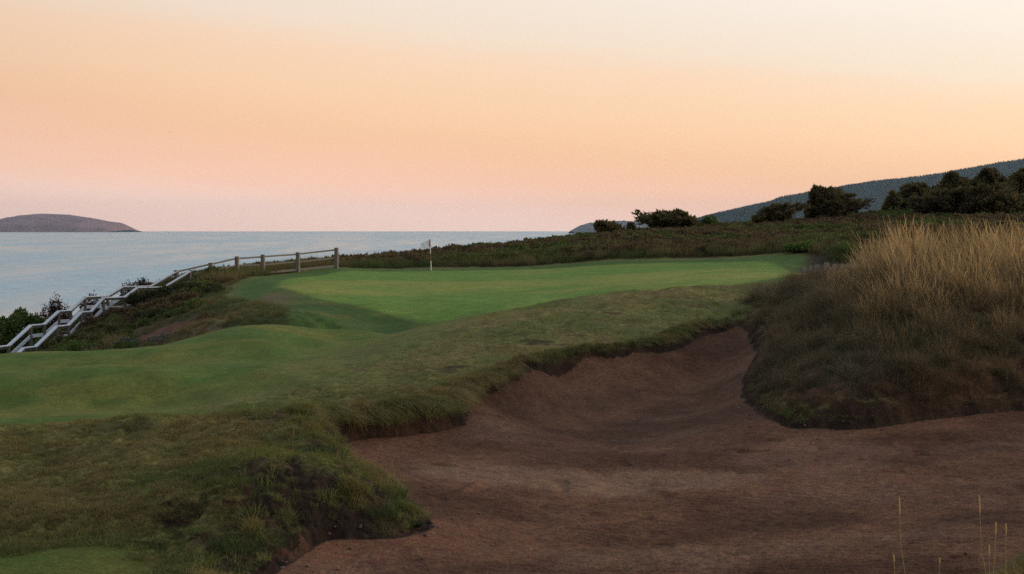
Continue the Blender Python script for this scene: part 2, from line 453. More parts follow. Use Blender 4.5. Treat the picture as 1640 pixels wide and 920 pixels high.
def zones(x, y):
    """plan masks shared by the height field and the planting"""
    w = 0.10*fbm(x, y, 1.1, 4, 0.6, 3) + 0.05*fbm(x, y, 5, 2, 0.6, 4)
    s = poly_sd(x, y, BKP) + w*np.clip((y-8)/8, 0, 1)
    return s

def height(x, y, detail=True):
    x = np.asarray(x, float); y = np.asarray(y, float)
    u, v = uv(x, y)
    yy = np.maximum(y, 1.5)
    zg = tps_eval(u, v, _gu, _gv, _gw)*yy
    s = zones(x, y)
    zs = tps_eval(np.clip(u, -0.3, 0.5), np.clip(v, np.log(9), np.log(40)), _su, _sv, _sw)*yy
    near = (y < 45) & (y > 8)
    bank = poly_sd(x, y, BANK)
    if detail:
        und_k = 1.0
        sf = poly_sd(x, y, FAIR); sg = poly_sd(x, y, GREEN); sf2 = poly_sd(x, y, FAIR2)
        mown = np.clip(np.maximum(np.maximum(1-sstep(-0.8, 0.6, sf), 1-sstep(-1.5, 1.0, sg)), 1-sstep(-0.3, 0.3, sf2)), 0, 1)
        und = 0.085*fbm(x, y, 0.55, 3, 0.5, 8)+0.085*fbm(x, y, 1.6, 4, 0.55, 9)
        hum = sstep(0.6, -0.4, x)*sstep(27, 24, y)*sstep(11, 13, y)
        cr = np.clip(1-np.abs(fbm(x, y*1.6, 0.85, 4, 0.55, 28))*7, 0, 1)
        und = und + hum*(0.05*fbm(x, y*1.3, 1.9, 4, 0.6, 29) - 0.075*cr**2)
        fine = 0.022*fbm(x, y, 5.5, 3, 0.6, 10)
        zg = zg + (1-mown)*(und+fine)*np.where(y > 45, 1.8*sstep(1.0, 5.0, sg), 1.0) + mown*(np.where(y < 45, 0.10, 0.06)*fbm(x, y*1.3, 0.24, 3, 0.5, 11)+0.006*fbm(x, y, 4, 2, 0.5, 12))
        zg = zg + (1-sstep(-1.2, 0.1, bank))*(0.14*fbm(x, y, 1.4, 4, 0.55, 13))
        heath = sstep(2, 6, sg)*sstep(70, 80, y)
        zg = zg + heath*0.16*fbm(x, y, 0.5, 4, 0.55, 14)
        # raked lines, scuffs and low ridges in the sand
        und2 = 0.085*fbm(x, y, 0.45, 3, 0.45, 15) + 0.014*fbm(x, y, 2.6, 4, 0.6, 16) + 0.015*fbm(x, y, 8, 4, 0.7, 17)
        rr = 0.007*sstep(-0.25, 0.2, fbm(x, y, 0.4, 3, 0.5, 19))*np.sin((y+0.25*x+0.5*fbm(x, y, 0.35, 2, 0.5, 18))*2*np.pi/0.14)
        # footprints and club scuffs
        fp_ = fbm(x, y, 3.3, 1, 0.5, 26); rr = rr - 0.030*sstep(0.62, 0.85, fp_)*sstep(-0.1, 0.3, fbm(x, y, 0.5, 2, 0.5, 27))
        for (a_, b_) in (((1265, 738, -3.27), (1332, 714, -3.2)), ((738, 797, -3.33), (768, 776, -3.33)), ((700, 742, -3.3), (760, 752, -3.33)), ((806, 723, -3.38), (832, 715, -3.38)), ((1040, 790, -3.4), (1090, 800, -3.38)), ((1330, 800, -3.28), (1400, 792, -3.26))):
            A2 = pz(*a_); B2 = pz(*b_); ex, ey = B2[0]-A2[0], B2[1]-A2[1]
            tt_ = np.clip(((x-A2[0])*ex+(y-A2[1])*ey)/(ex*ex+ey*ey), 0, 1)
            dd = np.hypot(x-A2[0]-tt_*ex, y-A2[1]-tt_*ey)
            rr = rr + 0.030*np.exp(-(dd/0.05)**2)
        zs = zs + (und2+rr)*sstep(0, 0.5, -s)
    # the cut edge: a short steep face, taller and more ragged under the bank
    wd = np.where(bank < 0.3, 0.55, 0.20) + 0.06*fbm(x, y, 2.3, 3, 0.6, 20)
    wd = np.where((x < -0.6) & (y < 18.5), wd+0.38+0.22*fbm(x, y, 1.7, 3, 0.6, 24), wd)
    wd = np.maximum(wd, 0.08)
    t = np.clip(s/wd, 0, 1)
    t = np.where(bank < 0.3, t**0.75, t**0.6)
    ztop = np.maximum(zg, zs+0.10)
    z = np.where(near & (s <= 0), zs, np.where(near & (s < wd), zs*(1-t)+ztop*t, zg))
    if detail:
        # crumbling soil on the face
        face = near & (s > 0) & (s < wd*1.6)
        z = z + np.where(face, 0.05*fbm(x, y, 4.5, 4, 0.65, 21)*np.where((bank < 0.3) | ((x < -0.6) & (y < 18.5)), 2.2, 1.0), 0)
    # towards the sea the land breaks off
    c = -poly_sd(x, y, CLIFF)
    c = c + 1.5*fbm(x, y, 0.12, 3, 0.5, 22)
    z = np.where(c > 0, z - 0.35*np.minimum(c, 6)**1.3 - 1.5*np.maximum(c-5, 0), z)
    # the far side of the heath sinks gently out of sight
    f = sstep(128, 260, y)
    z = z*(1-f) + f*np.minimum(-4.0 - 0.012*(y-150) + 1.0*fbm(x, y, 0.03, 3, 0.5, 23), z)
    return np.maximum(z, SEA_Z-4)
def hz(x, y):
    return float(height(np.array([x]), np.array([y]))[0])

ang = np.concatenate([np.linspace(-1.3, -0.42, 24)[:-1], np.linspace(-0.42, 0.42, 620), np.linspace(0.42, 1.3, 24)[1:]])
rad = np.concatenate([np.geomspace(1.5, 8, 24)[:-1], np.geomspace(8, 12.2, 50)[:-1], np.geomspace(12.2, 44, 600)[:-1], np.geomspace(44, 125, 230)[:-1], np.geomspace(125, 700, 40)])
A_, R_ = np.meshgrid(ang, rad)
# straight rows (depth = R): columns follow x/y
GX = np.tan(np.clip(A_, -1.2, 1.2))*R_; GY = R_
GZ = height(GX, GY)
nr, nc = GX.shape
# vertex normals of the whole sheet
Pg = np.stack([GX, GY, GZ], -1)
du = np.gradient(Pg, axis=1); dv = np.gradient(Pg, axis=0)
NG = np.cross(du, dv); NG /= np.linalg.norm(NG, axis=-1, keepdims=True)+1e-12
SLOPE = NG[..., 2]

# zone colours (albedo)
x, y = GX, GY
s_b = zones(x, y); s_g = poly_sd(x, y, GREEN); s_f = poly_sd(x, y, FAIR); s_f2 = poly_sd(x, y, FAIR2); s_k = poly_sd(x, y, BANK)
def c3(*c): return np.array(c, float)
def mixc(a, b, f): return a*(1-f[..., None]) + b*f[..., None]
one = np.ones_like(x)
rgh = mixc(one[..., None]*c3(0.165, 0.128, 0.042), one[..., None]*c3(0.108, 0.112, 0.030), sstep(-0.35, 0.35, fbm(x, y, 0.7, 4, 0.55, 30)))
rgh = mixc(rgh, one[..., None]*c3(0.14, 0.092, 0.042), sstep(0.15, 0.6, fbm(x, y, 1.3, 4, 0.6, 31))*0.6)
col = rgh
fair = mixc(one[..., None]*c3(0.078, 0.115, 0.022), one[..., None]*c3(0.132, 0.128, 0.028), sstep(-0.4, 0.4, fbm(x, y*1.5, 0.45, 5, 0.6, 32)))
col = mixc(col, fair, 1-sstep(-2.4, 1.6, s_f + 1.6*fbm(x, y, 0.5, 3, 0.5, 33)))
col = mixc(col, fair*0.85, 1-sstep(-0.6, 0.5, s_f2 + 0.35*fbm(x, y, 1.5, 3, 0.5, 34)))
fringe = one[..., None]*c3(0.064, 0.104, 0.023)
col = mixc(col, fringe, (1-sstep(1.0, 2.6, s_g + 0.5*fbm(x, y, 0.4, 2, 0.5, 35)))*sstep(42, 46, y))
grn = mixc(one[..., None]*c3(0.120, 0.185, 0.032), one[..., None]*c3(0.195, 0.205, 0.042), sstep(-0.3, 0.35, fbm(x, y, 0.16, 3, 0.5, 36)))
col = mixc(col, grn, 1-sstep(-0.5, 0.15, s_g))
col = mixc(col, fringe*mixc(one[..., None]*c3(0.80, 0.80, 0.80), one[..., None]*c3(1.4, 0.95, 1.0), sstep(0.0, 0.4, fbm(x, y, 0.5, 4, 0.6, 55))), sstep(40.5, 42, y)*sstep(62, 56, y)*sstep(-0.18, -0.165, x/y)*sstep(0.10, 0.06, x/y)*(s_g > 0))  # hollow turf darkened to paint its slope shade, with browner patches
heath_m = np.maximum(sstep(1.8, 3.0, s_g)*sstep(62, 70, y), sstep(0.5, 2.5, s_f)*sstep(42, 45, y)*sstep(1.5, 3, s_g)*sstep(-5, -8, x)*sstep(-0.150, -0.175, x/y))
col = mixc(col, mixc(one[..., None]*c3(0.075, 0.052, 0.026), one[..., None]*c3(0.055, 0.058, 0.018), sstep(-0.3, 0.3, fbm(x, y, 0.6, 4, 0.5, 37))), heath_m)
# bare brown bank running up the left of the green, and the red soil patch below it
SOIL = [at(*p)[:2] for p in [(222,548,57),(240,530,58),(262,522,58.5),(300,528,57),(318,540,54),(260,560,53)]]
DRY = [at(*p)[:2] for p in [(290,540,48),(330,512,51.5),(400,482,56),(440,470,58.5),(455,478,56),(400,508,51),(340,538,47.5)]]
col = mixc(col, one[..., None]*c3(0.13, 0.052, 0.034), 1-sstep(-0.4, 0.5, poly_sd(x, y, SOIL)+0.5*fbm(x, y, 1.0, 3, 0.5, 38)))
col = mixc(col, one[..., None]*c3(0.125, 0.085, 0.045), (1-sstep(-0.5, 0.7, poly_sd(x, y, DRY)+0.9*fbm(x, y, 0.8, 4, 0.6, 39)))*0.8)
soil = mixc(one[..., None]*c3(0.062, 0.032, 0.019), one[..., None]*c3(0.026, 0.016, 0.011), sstep(-0.3, 0.3, fbm(x, y, 2.0, 4, 0.6, 40)))  # bare soil, darkened to paint in shade on the cut faces
near = y < 45
ero = (1-sstep(0.6, 1.5, s_b))*(s_b > 0)*(x < -0.5)*(y < 20)*sstep(-0.25, 0.1, fbm(x, y, 1.5, 4, 0.6, 45)+0.30*sstep(-2.2, -1.4, x)*sstep(18, 16.5, y)) + 0.8*sstep(0.28, 0.42, fbm(x, y*1.4, 0.9, 4, 0.6, 46))*near*(s_f > 0.3)*(s_b > 0.2)*(s_k > 0)*(s_f2 > 0.3)*(1-sstep(2.0, 4.5, s_b))
ero = np.clip(ero, 0, 1)
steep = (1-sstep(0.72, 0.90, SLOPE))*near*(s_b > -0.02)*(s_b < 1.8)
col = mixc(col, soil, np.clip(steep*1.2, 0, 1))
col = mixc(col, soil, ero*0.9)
col = mixc(col, soil*0.8, (s_b > -0.05)*(1-sstep(0.10, 0.30, s_b))*near*(y > 12))  # dark band painted in for the shade under the turf lip
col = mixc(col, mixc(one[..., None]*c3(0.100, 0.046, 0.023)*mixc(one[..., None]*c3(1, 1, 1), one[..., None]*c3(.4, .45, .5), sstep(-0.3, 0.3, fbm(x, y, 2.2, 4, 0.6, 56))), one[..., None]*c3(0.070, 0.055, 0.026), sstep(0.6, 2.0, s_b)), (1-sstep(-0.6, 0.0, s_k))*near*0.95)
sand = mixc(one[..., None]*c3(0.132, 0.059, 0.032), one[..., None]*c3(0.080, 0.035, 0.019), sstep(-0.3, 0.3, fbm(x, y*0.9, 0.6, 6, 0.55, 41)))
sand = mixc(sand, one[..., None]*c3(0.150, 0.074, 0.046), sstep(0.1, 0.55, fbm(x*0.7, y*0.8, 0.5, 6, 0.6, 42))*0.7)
LIT_BAND = [at(*p)[:2] for p in [(660,742,20),(760,738,20.2),(900,746,19.9),(1050,750,19.7),(1180,752,19.5),(1230,764,18.9),(1180,780,18.1),(1040,785,18),(900,782,18.2),(760,775,18.5),(670,765,19)]]  # paler sand painted where the raised floor band catches the light
sand = mixc(sand, one[..., None]*c3(0.190, 0.102, 0.062), 0.75*(1-sstep(-0.35, 0.25, poly_sd(x, y, LIT_BAND)+0.35*fbm(x, y, 1.3, 4, 0.6, 49))))
PALE_SAND = [at(*p)[:2] for p in [(880,870,14.6),(1000,862,14.8),(1200,858,15),(1420,850,15.2),(1560,845,15.4),(1500,870,14.6),(1250,895,13.9),(900,905,13.7)]]  # paler sand patch across the near floor
sand = mixc(sand, one[..., None]*c3(0.168, 0.088, 0.052), 0.65*(1-sstep(-0.4, 0.3, poly_sd(x, y, PALE_SAND)+0.4*fbm(x, y, 1.1, 4, 0.6, 50))))
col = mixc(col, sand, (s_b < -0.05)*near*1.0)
# sleeper bunker at the back: dark soil
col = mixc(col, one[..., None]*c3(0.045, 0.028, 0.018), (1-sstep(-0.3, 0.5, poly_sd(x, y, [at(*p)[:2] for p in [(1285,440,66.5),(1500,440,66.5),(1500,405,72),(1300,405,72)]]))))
col = np.clip(col, 0.004, 1)

idx = np.arange(nr*nc).reshape(nr, nc)
Q = np.stack([idx[:-1, :-1], idx[:-1, 1:], idx[1:, 1:], idx[1:, :-1]], -1).reshape(-1, 4)
def fmask(mk):
    m = mk.reshape(-1)[Q]
    return m.sum(1) >= 3
in_sand = fmask((s_b < 0.0) & (y < 45) & (y > 8))
in_green = fmask(s_g < -0.1) & ~in_sand
in_fair = fmask((s_f < -0.2) | (s_f2 < 0)) & ~in_sand & ~in_green
Vall = Pg.reshape(-1, 3); Call = col.reshape(-1, 3); Nall = NG.reshape(-1, 3)
SDm = ((s_b < 0.25) & (y < 45) & (y > 8)).astype(np.float32).reshape(-1)
def sheet(name, mask):
    q = Q[mask]
    used, inv = np.unique(q, return_inverse=True)
    me = mesh_np(name, Vall[used], inv.reshape(-1, 4), True, {"zc": Call[used], "sand": SDm[used]}, M["ground"])
    me.normals_split_custom_set_from_vertices(Nall[used].tolist())
    o = link(name, me)
    tag(o, kind="structure")
    return o
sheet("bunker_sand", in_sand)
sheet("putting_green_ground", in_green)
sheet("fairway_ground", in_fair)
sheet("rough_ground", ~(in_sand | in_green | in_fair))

# ------------------------------------------------------------------ sea, far land
def sea_mat():
    m, nt, b = new_mat("sea_water")
    N = nt.nodes.new; L = nt.links.new
    b.inputs["Base Color"].default_value = (0.07, 0.12, 0.135, 1)
    b.inputs["Roughness"].default_value = 0.30
    b.inputs["IOR"].default_value = 1.33
    b.inputs["Specular IOR Level"].default_value = 0.5
    t = N("ShaderNodeTexCoord")
    def nz(scale, st, det):
        mp = N("ShaderNodeMapping"); mp.inputs["Scale"].default_value = st
        L(t.outputs["Object"], mp.inputs[0])
        n = N("ShaderNodeTexNoise"); n.inputs["Scale"].default_value = scale; n.inputs["Detail"].default_value = det; n.inputs["Roughness"].default_value = 0.6
        L(mp.outputs[0], n.inputs["Vector"]); return n
    a = nz(0.12, (1, 0.5, 1), 6); c = nz(0.012, (1, 0.35, 1), 4)
    h = N("ShaderNodeMath"); h.operation = 'MULTIPLY_ADD'; L(c.outputs["Fac"], h.inputs[0]); h.inputs[1].default_value = 5.0; L(a.outputs["Fac"], h.inputs[2])
    bp = N("ShaderNodeBump"); bp.inputs["Strength"].default_value = 1.0; bp.inputs["Distance"].default_value = 2.2
    L(h.outputs[0], bp.inputs["Height"]); L(bp.outputs[0], b.inputs["Normal"])
    # roughness of wind-ruffled and slick patches, several sizes of cat's paws
    acc = None
    for scl, wt in ((0.0030, 0.9), (0.011, 0.8), (0.040, 0.8), (0.15, 0.7)):
        q = nz(scl, (1, 0.16, 1), 3)
        k = N("ShaderNodeMath"); k.operation = 'MULTIPLY_ADD'
        L(q.outputs["Fac"], k.inputs[0]); k.inputs[1].default_value = wt
        if acc is None: k.inputs[2].default_value = 0.0
        else: L(acc.outputs[0], k.inputs[2])
        acc = k
    r = N("ShaderNodeMapRange"); r.inputs["From Min"].default_value = 1.25; r.inputs["From Max"].default_value = 1.95
    r.inputs["To Min"].default_value = 0.16; r.inputs["To Max"].default_value = 0.50
    L(acc.outputs[0], r.inputs["Value"]); L(r.outputs[0], b.inputs["Roughness"])
    mx = N("ShaderNodeMix"); mx.data_type = 'RGBA'; mx.inputs["A"].default_value = (0.10, 0.185, 0.215, 1); mx.inputs["B"].default_value = (0.25, 0.355, 0.385, 1)  # pale streaks painted in for silvery shimmer and reflected sky
    r2 = N("ShaderNodeMapRange"); r2.inputs["From Min"].default_value = 1.3; r2.inputs["From Max"].default_value = 1.9
    L(acc.outputs[0], r2.inputs["Value"]); L(r2.outputs[0], mx.inputs["Factor"]); L(mx.outputs["Result"], b.inputs["Base Color"])
    return m
M["sea"] = sea_mat()
sea = link("sea", mesh_np("sea", [(-11000, -60, SEA_Z), (11000, -60, SEA_Z), (11000, 24000, SEA_Z), (-11000, 24000, SEA_Z)], [(0, 1, 2, 3)], False, None, M["sea"]))
tag(sea, kind="structure")

def far_land(name, prof, d, depth, mat, seed, rough=0.02, nx=160, ny=24, face=0.25):
    """land mass whose skyline (photo column, row) stands at distance d; rises from the sea in front and falls behind"""
    px = np.array([p[0] for p in prof], float); py = np.array([p[1] for p in prof], float)
    U = np.linspace(px[0], px[-1], nx)
    top = -(np.interp(U, px, py)-HZ)/F*d - SEA_Z
    T = np.linspace(0, 1, ny)
    Ug, Tg = np.meshgrid(U, T)
    H = np.interp(Ug, U, top)
    shape = np.where(Tg < 0.5, sstep(0, 0.5, Tg)*(1-face)+face*np.clip(Tg/0.06, 0, 1)*np.clip(1.0, 0, 1), 1-sstep(0.5, 1, Tg))
    shape = np.minimum(shape, 1)
    Y = d + (Tg-0.5)*depth
    X = (Ug-820)/F*d*(1+(Tg-0.5)*0.0)
    H = np.maximum(H, 0)
    n = fbm(X/H.max()*3, Y/H.max()*3, 1.0, 5, 0.55, seed)
    Z = SEA_Z - 2 + (H+2)*shape*(1+rough*4*n*np.clip(1-np.abs(Tg-0.5)*2, 0, 1)*(Tg < 0.47)) + rough*n*H*0.15
    i = np.arange(nx*ny).reshape(ny, nx)
    q = np.stack([i[:-1, :-1], i[:-1, 1:], i[1:, 1:], i[1:, :-1]], -1).reshape(-1, 4)
    o = link(name, mesh_np(name, np.stack([X, Y, Z], -1).reshape(-1, 3), q, True, None, mat))
    return o, (X, Y, Z)
M["island"] = simple_mat("island_heath", (0.19, 0.085, 0.085), 0.95, 0.35, 0.004, (1, 1, 3))
M["headland"] = simple_mat("headland", (0.075, 0.075, 0.070), 0.95, 0.3, 0.004, (1, 1, 3))
M["forest_floor"] = simple_mat("hill_floor", (0.030, 0.040, 0.028), 0.95, 0.3, 0.01)
isl, _ = far_land("island", [(-190,372),(-150,366),(-100,360),(0,351.5),(35,345),(68,342.3),(110,344),(150,350),(175,355),(192,357),(199,361),(206,368.5)], 17000, 1800, M["island"], 51, 0.015, face=0.42)
tag(isl, kind="structure")
hd, _ = far_land("headland", [(914,370),(918,367.5),(926,363),(940,358),(958,356),(1000,354),(1040,356),(1100,360),(1150,366)], 11000, 1400, M["headland"], 52, 0.05, face=0.5)
tag(hd, kind="structure")
hl, (HX, HY, HZ_) = far_land("wooded_hill", [(1040,369),(1090,362),(1130,349),(1160,342),(1200,333),(1236,325),(1243,324),(1250,319),(1300,309),(1360,299),(1430,290),(1500,282),(1560,271),(1640,257),(1700,250),(1800,244),(2000,246),(2300,250),(2700,300)], 7400, 3200, M["forest_floor"], 53, 0.03, 220, 40, 0.06)
tag(hl, kind="structure")

# conifers over the whole hill, too far and too many to tell apart
def forest(n):
    V = []; Fc = []; cv = []
    ii = rng.random((n, 2))
    ii[:, 1] = ii[:, 1]
    gy = (0.06 + 0.50*ii[:, 1])*(HX.shape[0]-1); gx = ii[:, 0]**1.5*0.55*(HX.shape[1]-1)
    gx = np.maximum(gx, 6)
    y0 = gy.astype(int); x0 = gx.astype(int); fy = gy-y0; fx = gx-x0
    def bil(G): return (G[y0, x0]*(1-fx)+G[y0, x0+1]*fx)*(1-fy)+(G[y0+1, x0]*(1-fx)+G[y0+1, x0+1]*fx)*fy
    X, Y, Z = bil(HX), bil(HY), bil(HZ_)
    k = Z > SEA_Z+12
    X, Y, Z = X[k], Y[k], Z[k]; n = len(X)
    h = 6+7*rng.random(n)+3*fbm(X, Y, 0.01, 3); h = h*1.25; r = h*(0.24+0.12*rng.random(n))
    m = 5
    base = np.arange(n)*(m+1)
    P = np.zeros((n, m+1, 3)); a0 = rng.random(n)*6.28
    for j in range(m):
        a = a0+6.283*j/m
        P[:, j] = np.stack([X+r*np.cos(a), Y+r*np.sin(a), Z-1+0*h], -1)
    P[:, m] = np.stack([X, Y, Z+h], -1)
    T = np.concatenate([np.stack([base+j, base+(j+1) % m, base+m], -1) for j in range(m)])
    return P.reshape(-1, 3), T, np.repeat(rng.random(n), m+1)
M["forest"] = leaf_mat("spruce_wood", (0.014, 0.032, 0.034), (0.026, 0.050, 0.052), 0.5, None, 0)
fv, ft, fc = forest(42000)
fo = link("distant_forest", mesh_np("distant_forest", fv, ft, False, {"cv": fc, "tt": fc}, M["forest"]))
tag(fo, "dense dark spruce forest covering the long far hill at right", "forest", kind="stuff")

# ------------------------------------------------------------------ planting: clump prototypes and scatterers
def blades(n, rad, h, hv, w, lean, bend, seg=3, wind=(0, 0), head=None, flat=0.0):
    """n grass blades as ribbons; returns V, quads, tt, cv"""
    rr = rad*np.sqrt(rng.random(n)); aa = rng.random(n)*6.283
    bx = rr*np.cos(aa); by = rr*np.sin(aa)
    H = h*(1-hv+2*hv*rng.random(n))*(1-0.25*(rr/max(rad, 1e-6))**2)
    dirx = np.cos(aa)*rng.random(n)*lean + rng.normal(0, lean*0.5, n) + wind[0]
    diry = np.sin(aa)*rng.random(n)*lean + rng.normal(0, lean*0.5, n) + wind[1]
    fa = rng.random(n)*3.1416
    wx = np.cos(fa); wy = np.sin(fa)
    B = bend*(0.5+rng.random(n))
    V = np.zeros((n, seg+1, 2, 3)); T = np.zeros((n, seg+1, 2))
    for j in range(seg+1):
        t = j/seg
        cx = bx + dirx*H*(t*0.5+B*t*t); cy_ = by + diry*H*(t*0.5+B*t*t)
        cz = H*(t - flat*t*t*np.minimum(1, np.hypot(dirx, diry))) - 0.03
        ww = w*(1-0.85*t**1.5)
        if head is not None and t > 0.7: ww = head*(1.0 if t < 0.99 else 0.25)*np.ones(n)
        V[:, j, 0] = np.stack([cx-wx*ww/2, cy_-wy*ww/2, cz], -1)
        V[:, j, 1] = np.stack([cx+wx*ww/2, cy_+wy*ww/2, cz], -1)
        T[:, j] = t
    i = np.arange(n*(seg+1)*2).reshape(n, seg+1, 2)
    q = np.stack([i[:, :-1, 0], i[:, :-1, 1], i[:, 1:, 1], i[:, 1:, 0]], -1).reshape(-1, 4)
    return V.reshape(-1, 3), q, T.ravel(), np.repeat(rng.random(n), (seg+1)*2)

def join_parts(parts):
    V = []; Q_ = []; T = []; Cv = []; b = 0
    for v, q, t, c in parts:
        V.append(v); Q_.append(q+b); T.append(t); Cv.append(c); b += len(v)
    return np.concatenate(V), np.concatenate(Q_), np.concatenate(T), np.concatenate(Cv)

def leaves(P, size, elong=1.6, out_dir=None, droop=0.0, var=0.4):
    """one small leaf spray (quad) at each point"""
    n = len(P)
    d = rng.normal(0, 1, (n, 3))
    if out_dir is not None: d = d*0.7 + out_dir*1.1
    d[:, 2] -= droop
    d /= np.linalg.norm(d, axis=1, keepdims=True)+1e-9
    r = rng.normal(0, 1, (n, 3)); sd = np.cross(d, r); sd /= np.linalg.norm(sd, axis=1, keepdims=True)+1e-9
    sz = size*(1-var+2*var*rng.random(n))[:, None]
    V = np.stack([P - sd*sz*0.15, P + d*sz*elong*0.45 - sd*sz*0.5, P + d*sz*elong, P + d*sz*elong*0.45 + sd*sz*0.5], 1)
    q = np.arange(n*4).reshape(n, 4)
    t = np.tile([0.2, 0.5, 1.0, 0.5], n)
    return V.reshape(-1, 3), q, t, np.repeat(rng.random(n), 4)

def proto_set(name, makers, mat):
    c = bpy.data.collections.new(name)
    for k, (v, q, t, cv) in enumerate(makers):
        me = mesh_np(name, v, q, False, {"tt": t, "cv": cv}, mat)
        o = bpy.data.objects.new(f"{name}_{k:02d}", me)
        c.objects.link(o)
    return c, len(makers)

def scatter(name, pts, scl, protos, tint=None, rotz=True, tiltv=0.12, normal=None):
    coll, nvar = protos
    n = len(pts)
    me = bpy.data.meshes.new(name)
    me.vertices.add(n); me.vertices.foreach_set("co", np.asarray(pts, np.float32).ravel())
    rot = np.zeros((n, 3), np.float32)
    rot[:, 0] = rng.normal(0, tiltv, n); rot[:, 1] = rng.normal(0, tiltv, n)
    if rotz is True: rot[:, 2] = rng.random(n)*6.283
    elif isinstance(rotz, np.ndarray): rot[:, 2] = rotz
    elif rotz: rot[:, 2] = rng.normal(0, rotz, n)
    a = me.attributes.new("rot", 'FLOAT_VECTOR', 'POINT'); a.data.foreach_set("vector", rot.ravel())
    a = me.attributes.new("scl", 'FLOAT', 'POINT'); a.data.foreach_set("value", np.asarray(scl, np.float32)*np.ones(n, np.float32))
    a = me.attributes.new("tint", 'FLOAT', 'POINT'); a.data.foreach_set("value", (np.zeros(n) if tint is None else np.asarray(tint)).astype(np.float32))
    a = me.attributes.new("idx", 'INT', 'POINT'); a.data.foreach_set("value", rng.integers(0, nvar, n).astype(np.int32))
    me.update()
    o = link(name, me)
    g = bpy.data.node_groups.new(name, 'GeometryNodeTree')
    g.interface.new_socket("Geometry", in_out='INPUT', socket_type='NodeSocketGeometry')
    g.interface.new_socket("Geometry", in_out='OUTPUT', socket_type='NodeSocketGeometry')
    N = g.nodes.new; L = g.links.new
    gi = N("NodeGroupInput"); go = N("NodeGroupOutput")
    ci = N("GeometryNodeCollectionInfo"); ci.inputs["Collection"].default_value = coll
    ci.inputs["Separate Children"].default_value = True; ci.inputs["Reset Children"].default_value = True
    ip = N("GeometryNodeInstanceOnPoints"); ip.inputs["Pick Instance"].default_value = True
    def attr(nm, ty):
        q = N("GeometryNodeInputNamedAttribute"); q.data_type = ty; q.inputs["Name"].default_value = nm
        return q.outputs["Attribute"]
    L(gi.outputs[0], ip.inputs["Points"]); L(ci.outputs[0], ip.inputs["Instance"])
    L(attr("idx", 'INT'), ip.inputs["Instance Index"])
    L(attr("rot", 'FLOAT_VECTOR'), ip.inputs["Rotation"])
    L(attr("scl", 'FLOAT'), ip.inputs["Scale"])
    L(ip.outputs[0], go.inputs[0])
    md = o.modifiers.new("planting", 'NODES'); md.node_group = g
    return o

def pick(mask, n, jitter=0.5):
    """random ground points, as dense in the picture as the grid is, inside a mask on the sheet"""
    f = np.flatnonzero((mask[:-1, :-1]).ravel())
    if len(f) == 0: return np.zeros((0, 3)), f
    c = rng.choice(f, n)
    r = c // (nc-1); k = c % (nc-1)
    fr = rng.random(n); fk = rng.random(n)
    P = (Pg[r, k]*((1-fr)*(1-fk))[:, None] + Pg[r, k+1]*((1-fr)*fk)[:, None] + Pg[r+1, k]*(fr*(1-fk))[:, None] + Pg[r+1, k+1]*(fr*fk)[:, None])
    return P, (r, k)
VIS = (np.abs(x/y) < 0.44)
def tussocks(mask, n, per, sig):
    """clustered ground points: n tussocks of about `per` clumps; returns points and tussock number"""
    C, _ = pick(mask, n)
    k = np.repeat(np.arange(n), rng.integers(max(1, per//2), per+per//2+1, n))
    X = C[k, 0]+rng.normal(0, sig, len(k)); Y = C[k, 1]+rng.normal(0, sig, len(k))
    return np.stack([X, Y, height(X, Y)], -1), k

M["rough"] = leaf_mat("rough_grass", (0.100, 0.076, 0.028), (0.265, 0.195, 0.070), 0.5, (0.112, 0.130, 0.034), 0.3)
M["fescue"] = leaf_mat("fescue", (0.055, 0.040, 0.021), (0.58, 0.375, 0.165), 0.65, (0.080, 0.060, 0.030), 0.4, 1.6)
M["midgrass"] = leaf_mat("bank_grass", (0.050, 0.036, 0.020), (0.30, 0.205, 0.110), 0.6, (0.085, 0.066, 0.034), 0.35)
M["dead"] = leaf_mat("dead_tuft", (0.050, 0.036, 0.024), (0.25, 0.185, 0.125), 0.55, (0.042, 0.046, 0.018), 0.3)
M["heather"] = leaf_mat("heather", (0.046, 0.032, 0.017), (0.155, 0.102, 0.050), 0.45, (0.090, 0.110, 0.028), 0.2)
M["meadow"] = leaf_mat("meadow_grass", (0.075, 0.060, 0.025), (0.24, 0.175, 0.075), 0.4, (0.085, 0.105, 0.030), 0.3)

P_rough = proto_set("rough_clump", [blades(34, 0.13, 0.065, 0.4, 0.007, 0.7, 0.5, 3) for _ in range(8)], M["rough"])
P_edge = proto_set("edge_clump", [blades(40, 0.10, 0.15, 0.4, 0.007, 0.6, 0.7, 4, flat=0.5) for _ in range(8)], M["rough"])
P_fesc = proto_set("fescue_clump", [join_parts([blades(9, 0.17, 0.78, 0.42, 0.0036, 0.38, 0.55, 8, (-0.10, 0.0), head=0.009, flat=0.12),
                                                blades(48, 0.18, 0.36, 0.5, 0.005, 0.75, 0.9, 5, (-0.06, -0.05), flat=0.4)]) for _ in range(10)], M["fescue"])
P_mid = proto_set("bank_clump", [blades(56, 0.17, 0.36, 0.5, 0.0048, 0.7, 0.8, 5, (-0.05, -0.12), flat=0.35) for _ in range(8)], M["midgrass"])
P_dead = proto_set("dead_clump", [blades(38, 0.12, 0.36, 0.45, 0.0045, 0.9, 0.7, 5, (0, -0.15), flat=0.5) for _ in range(8)], M["dead"])
P_mead = proto_set("meadow_clump", [blades(40, 0.30, 0.50, 0.35, 0.014, 0.30, 0.5, 3) for _ in range(6)], M["meadow"])
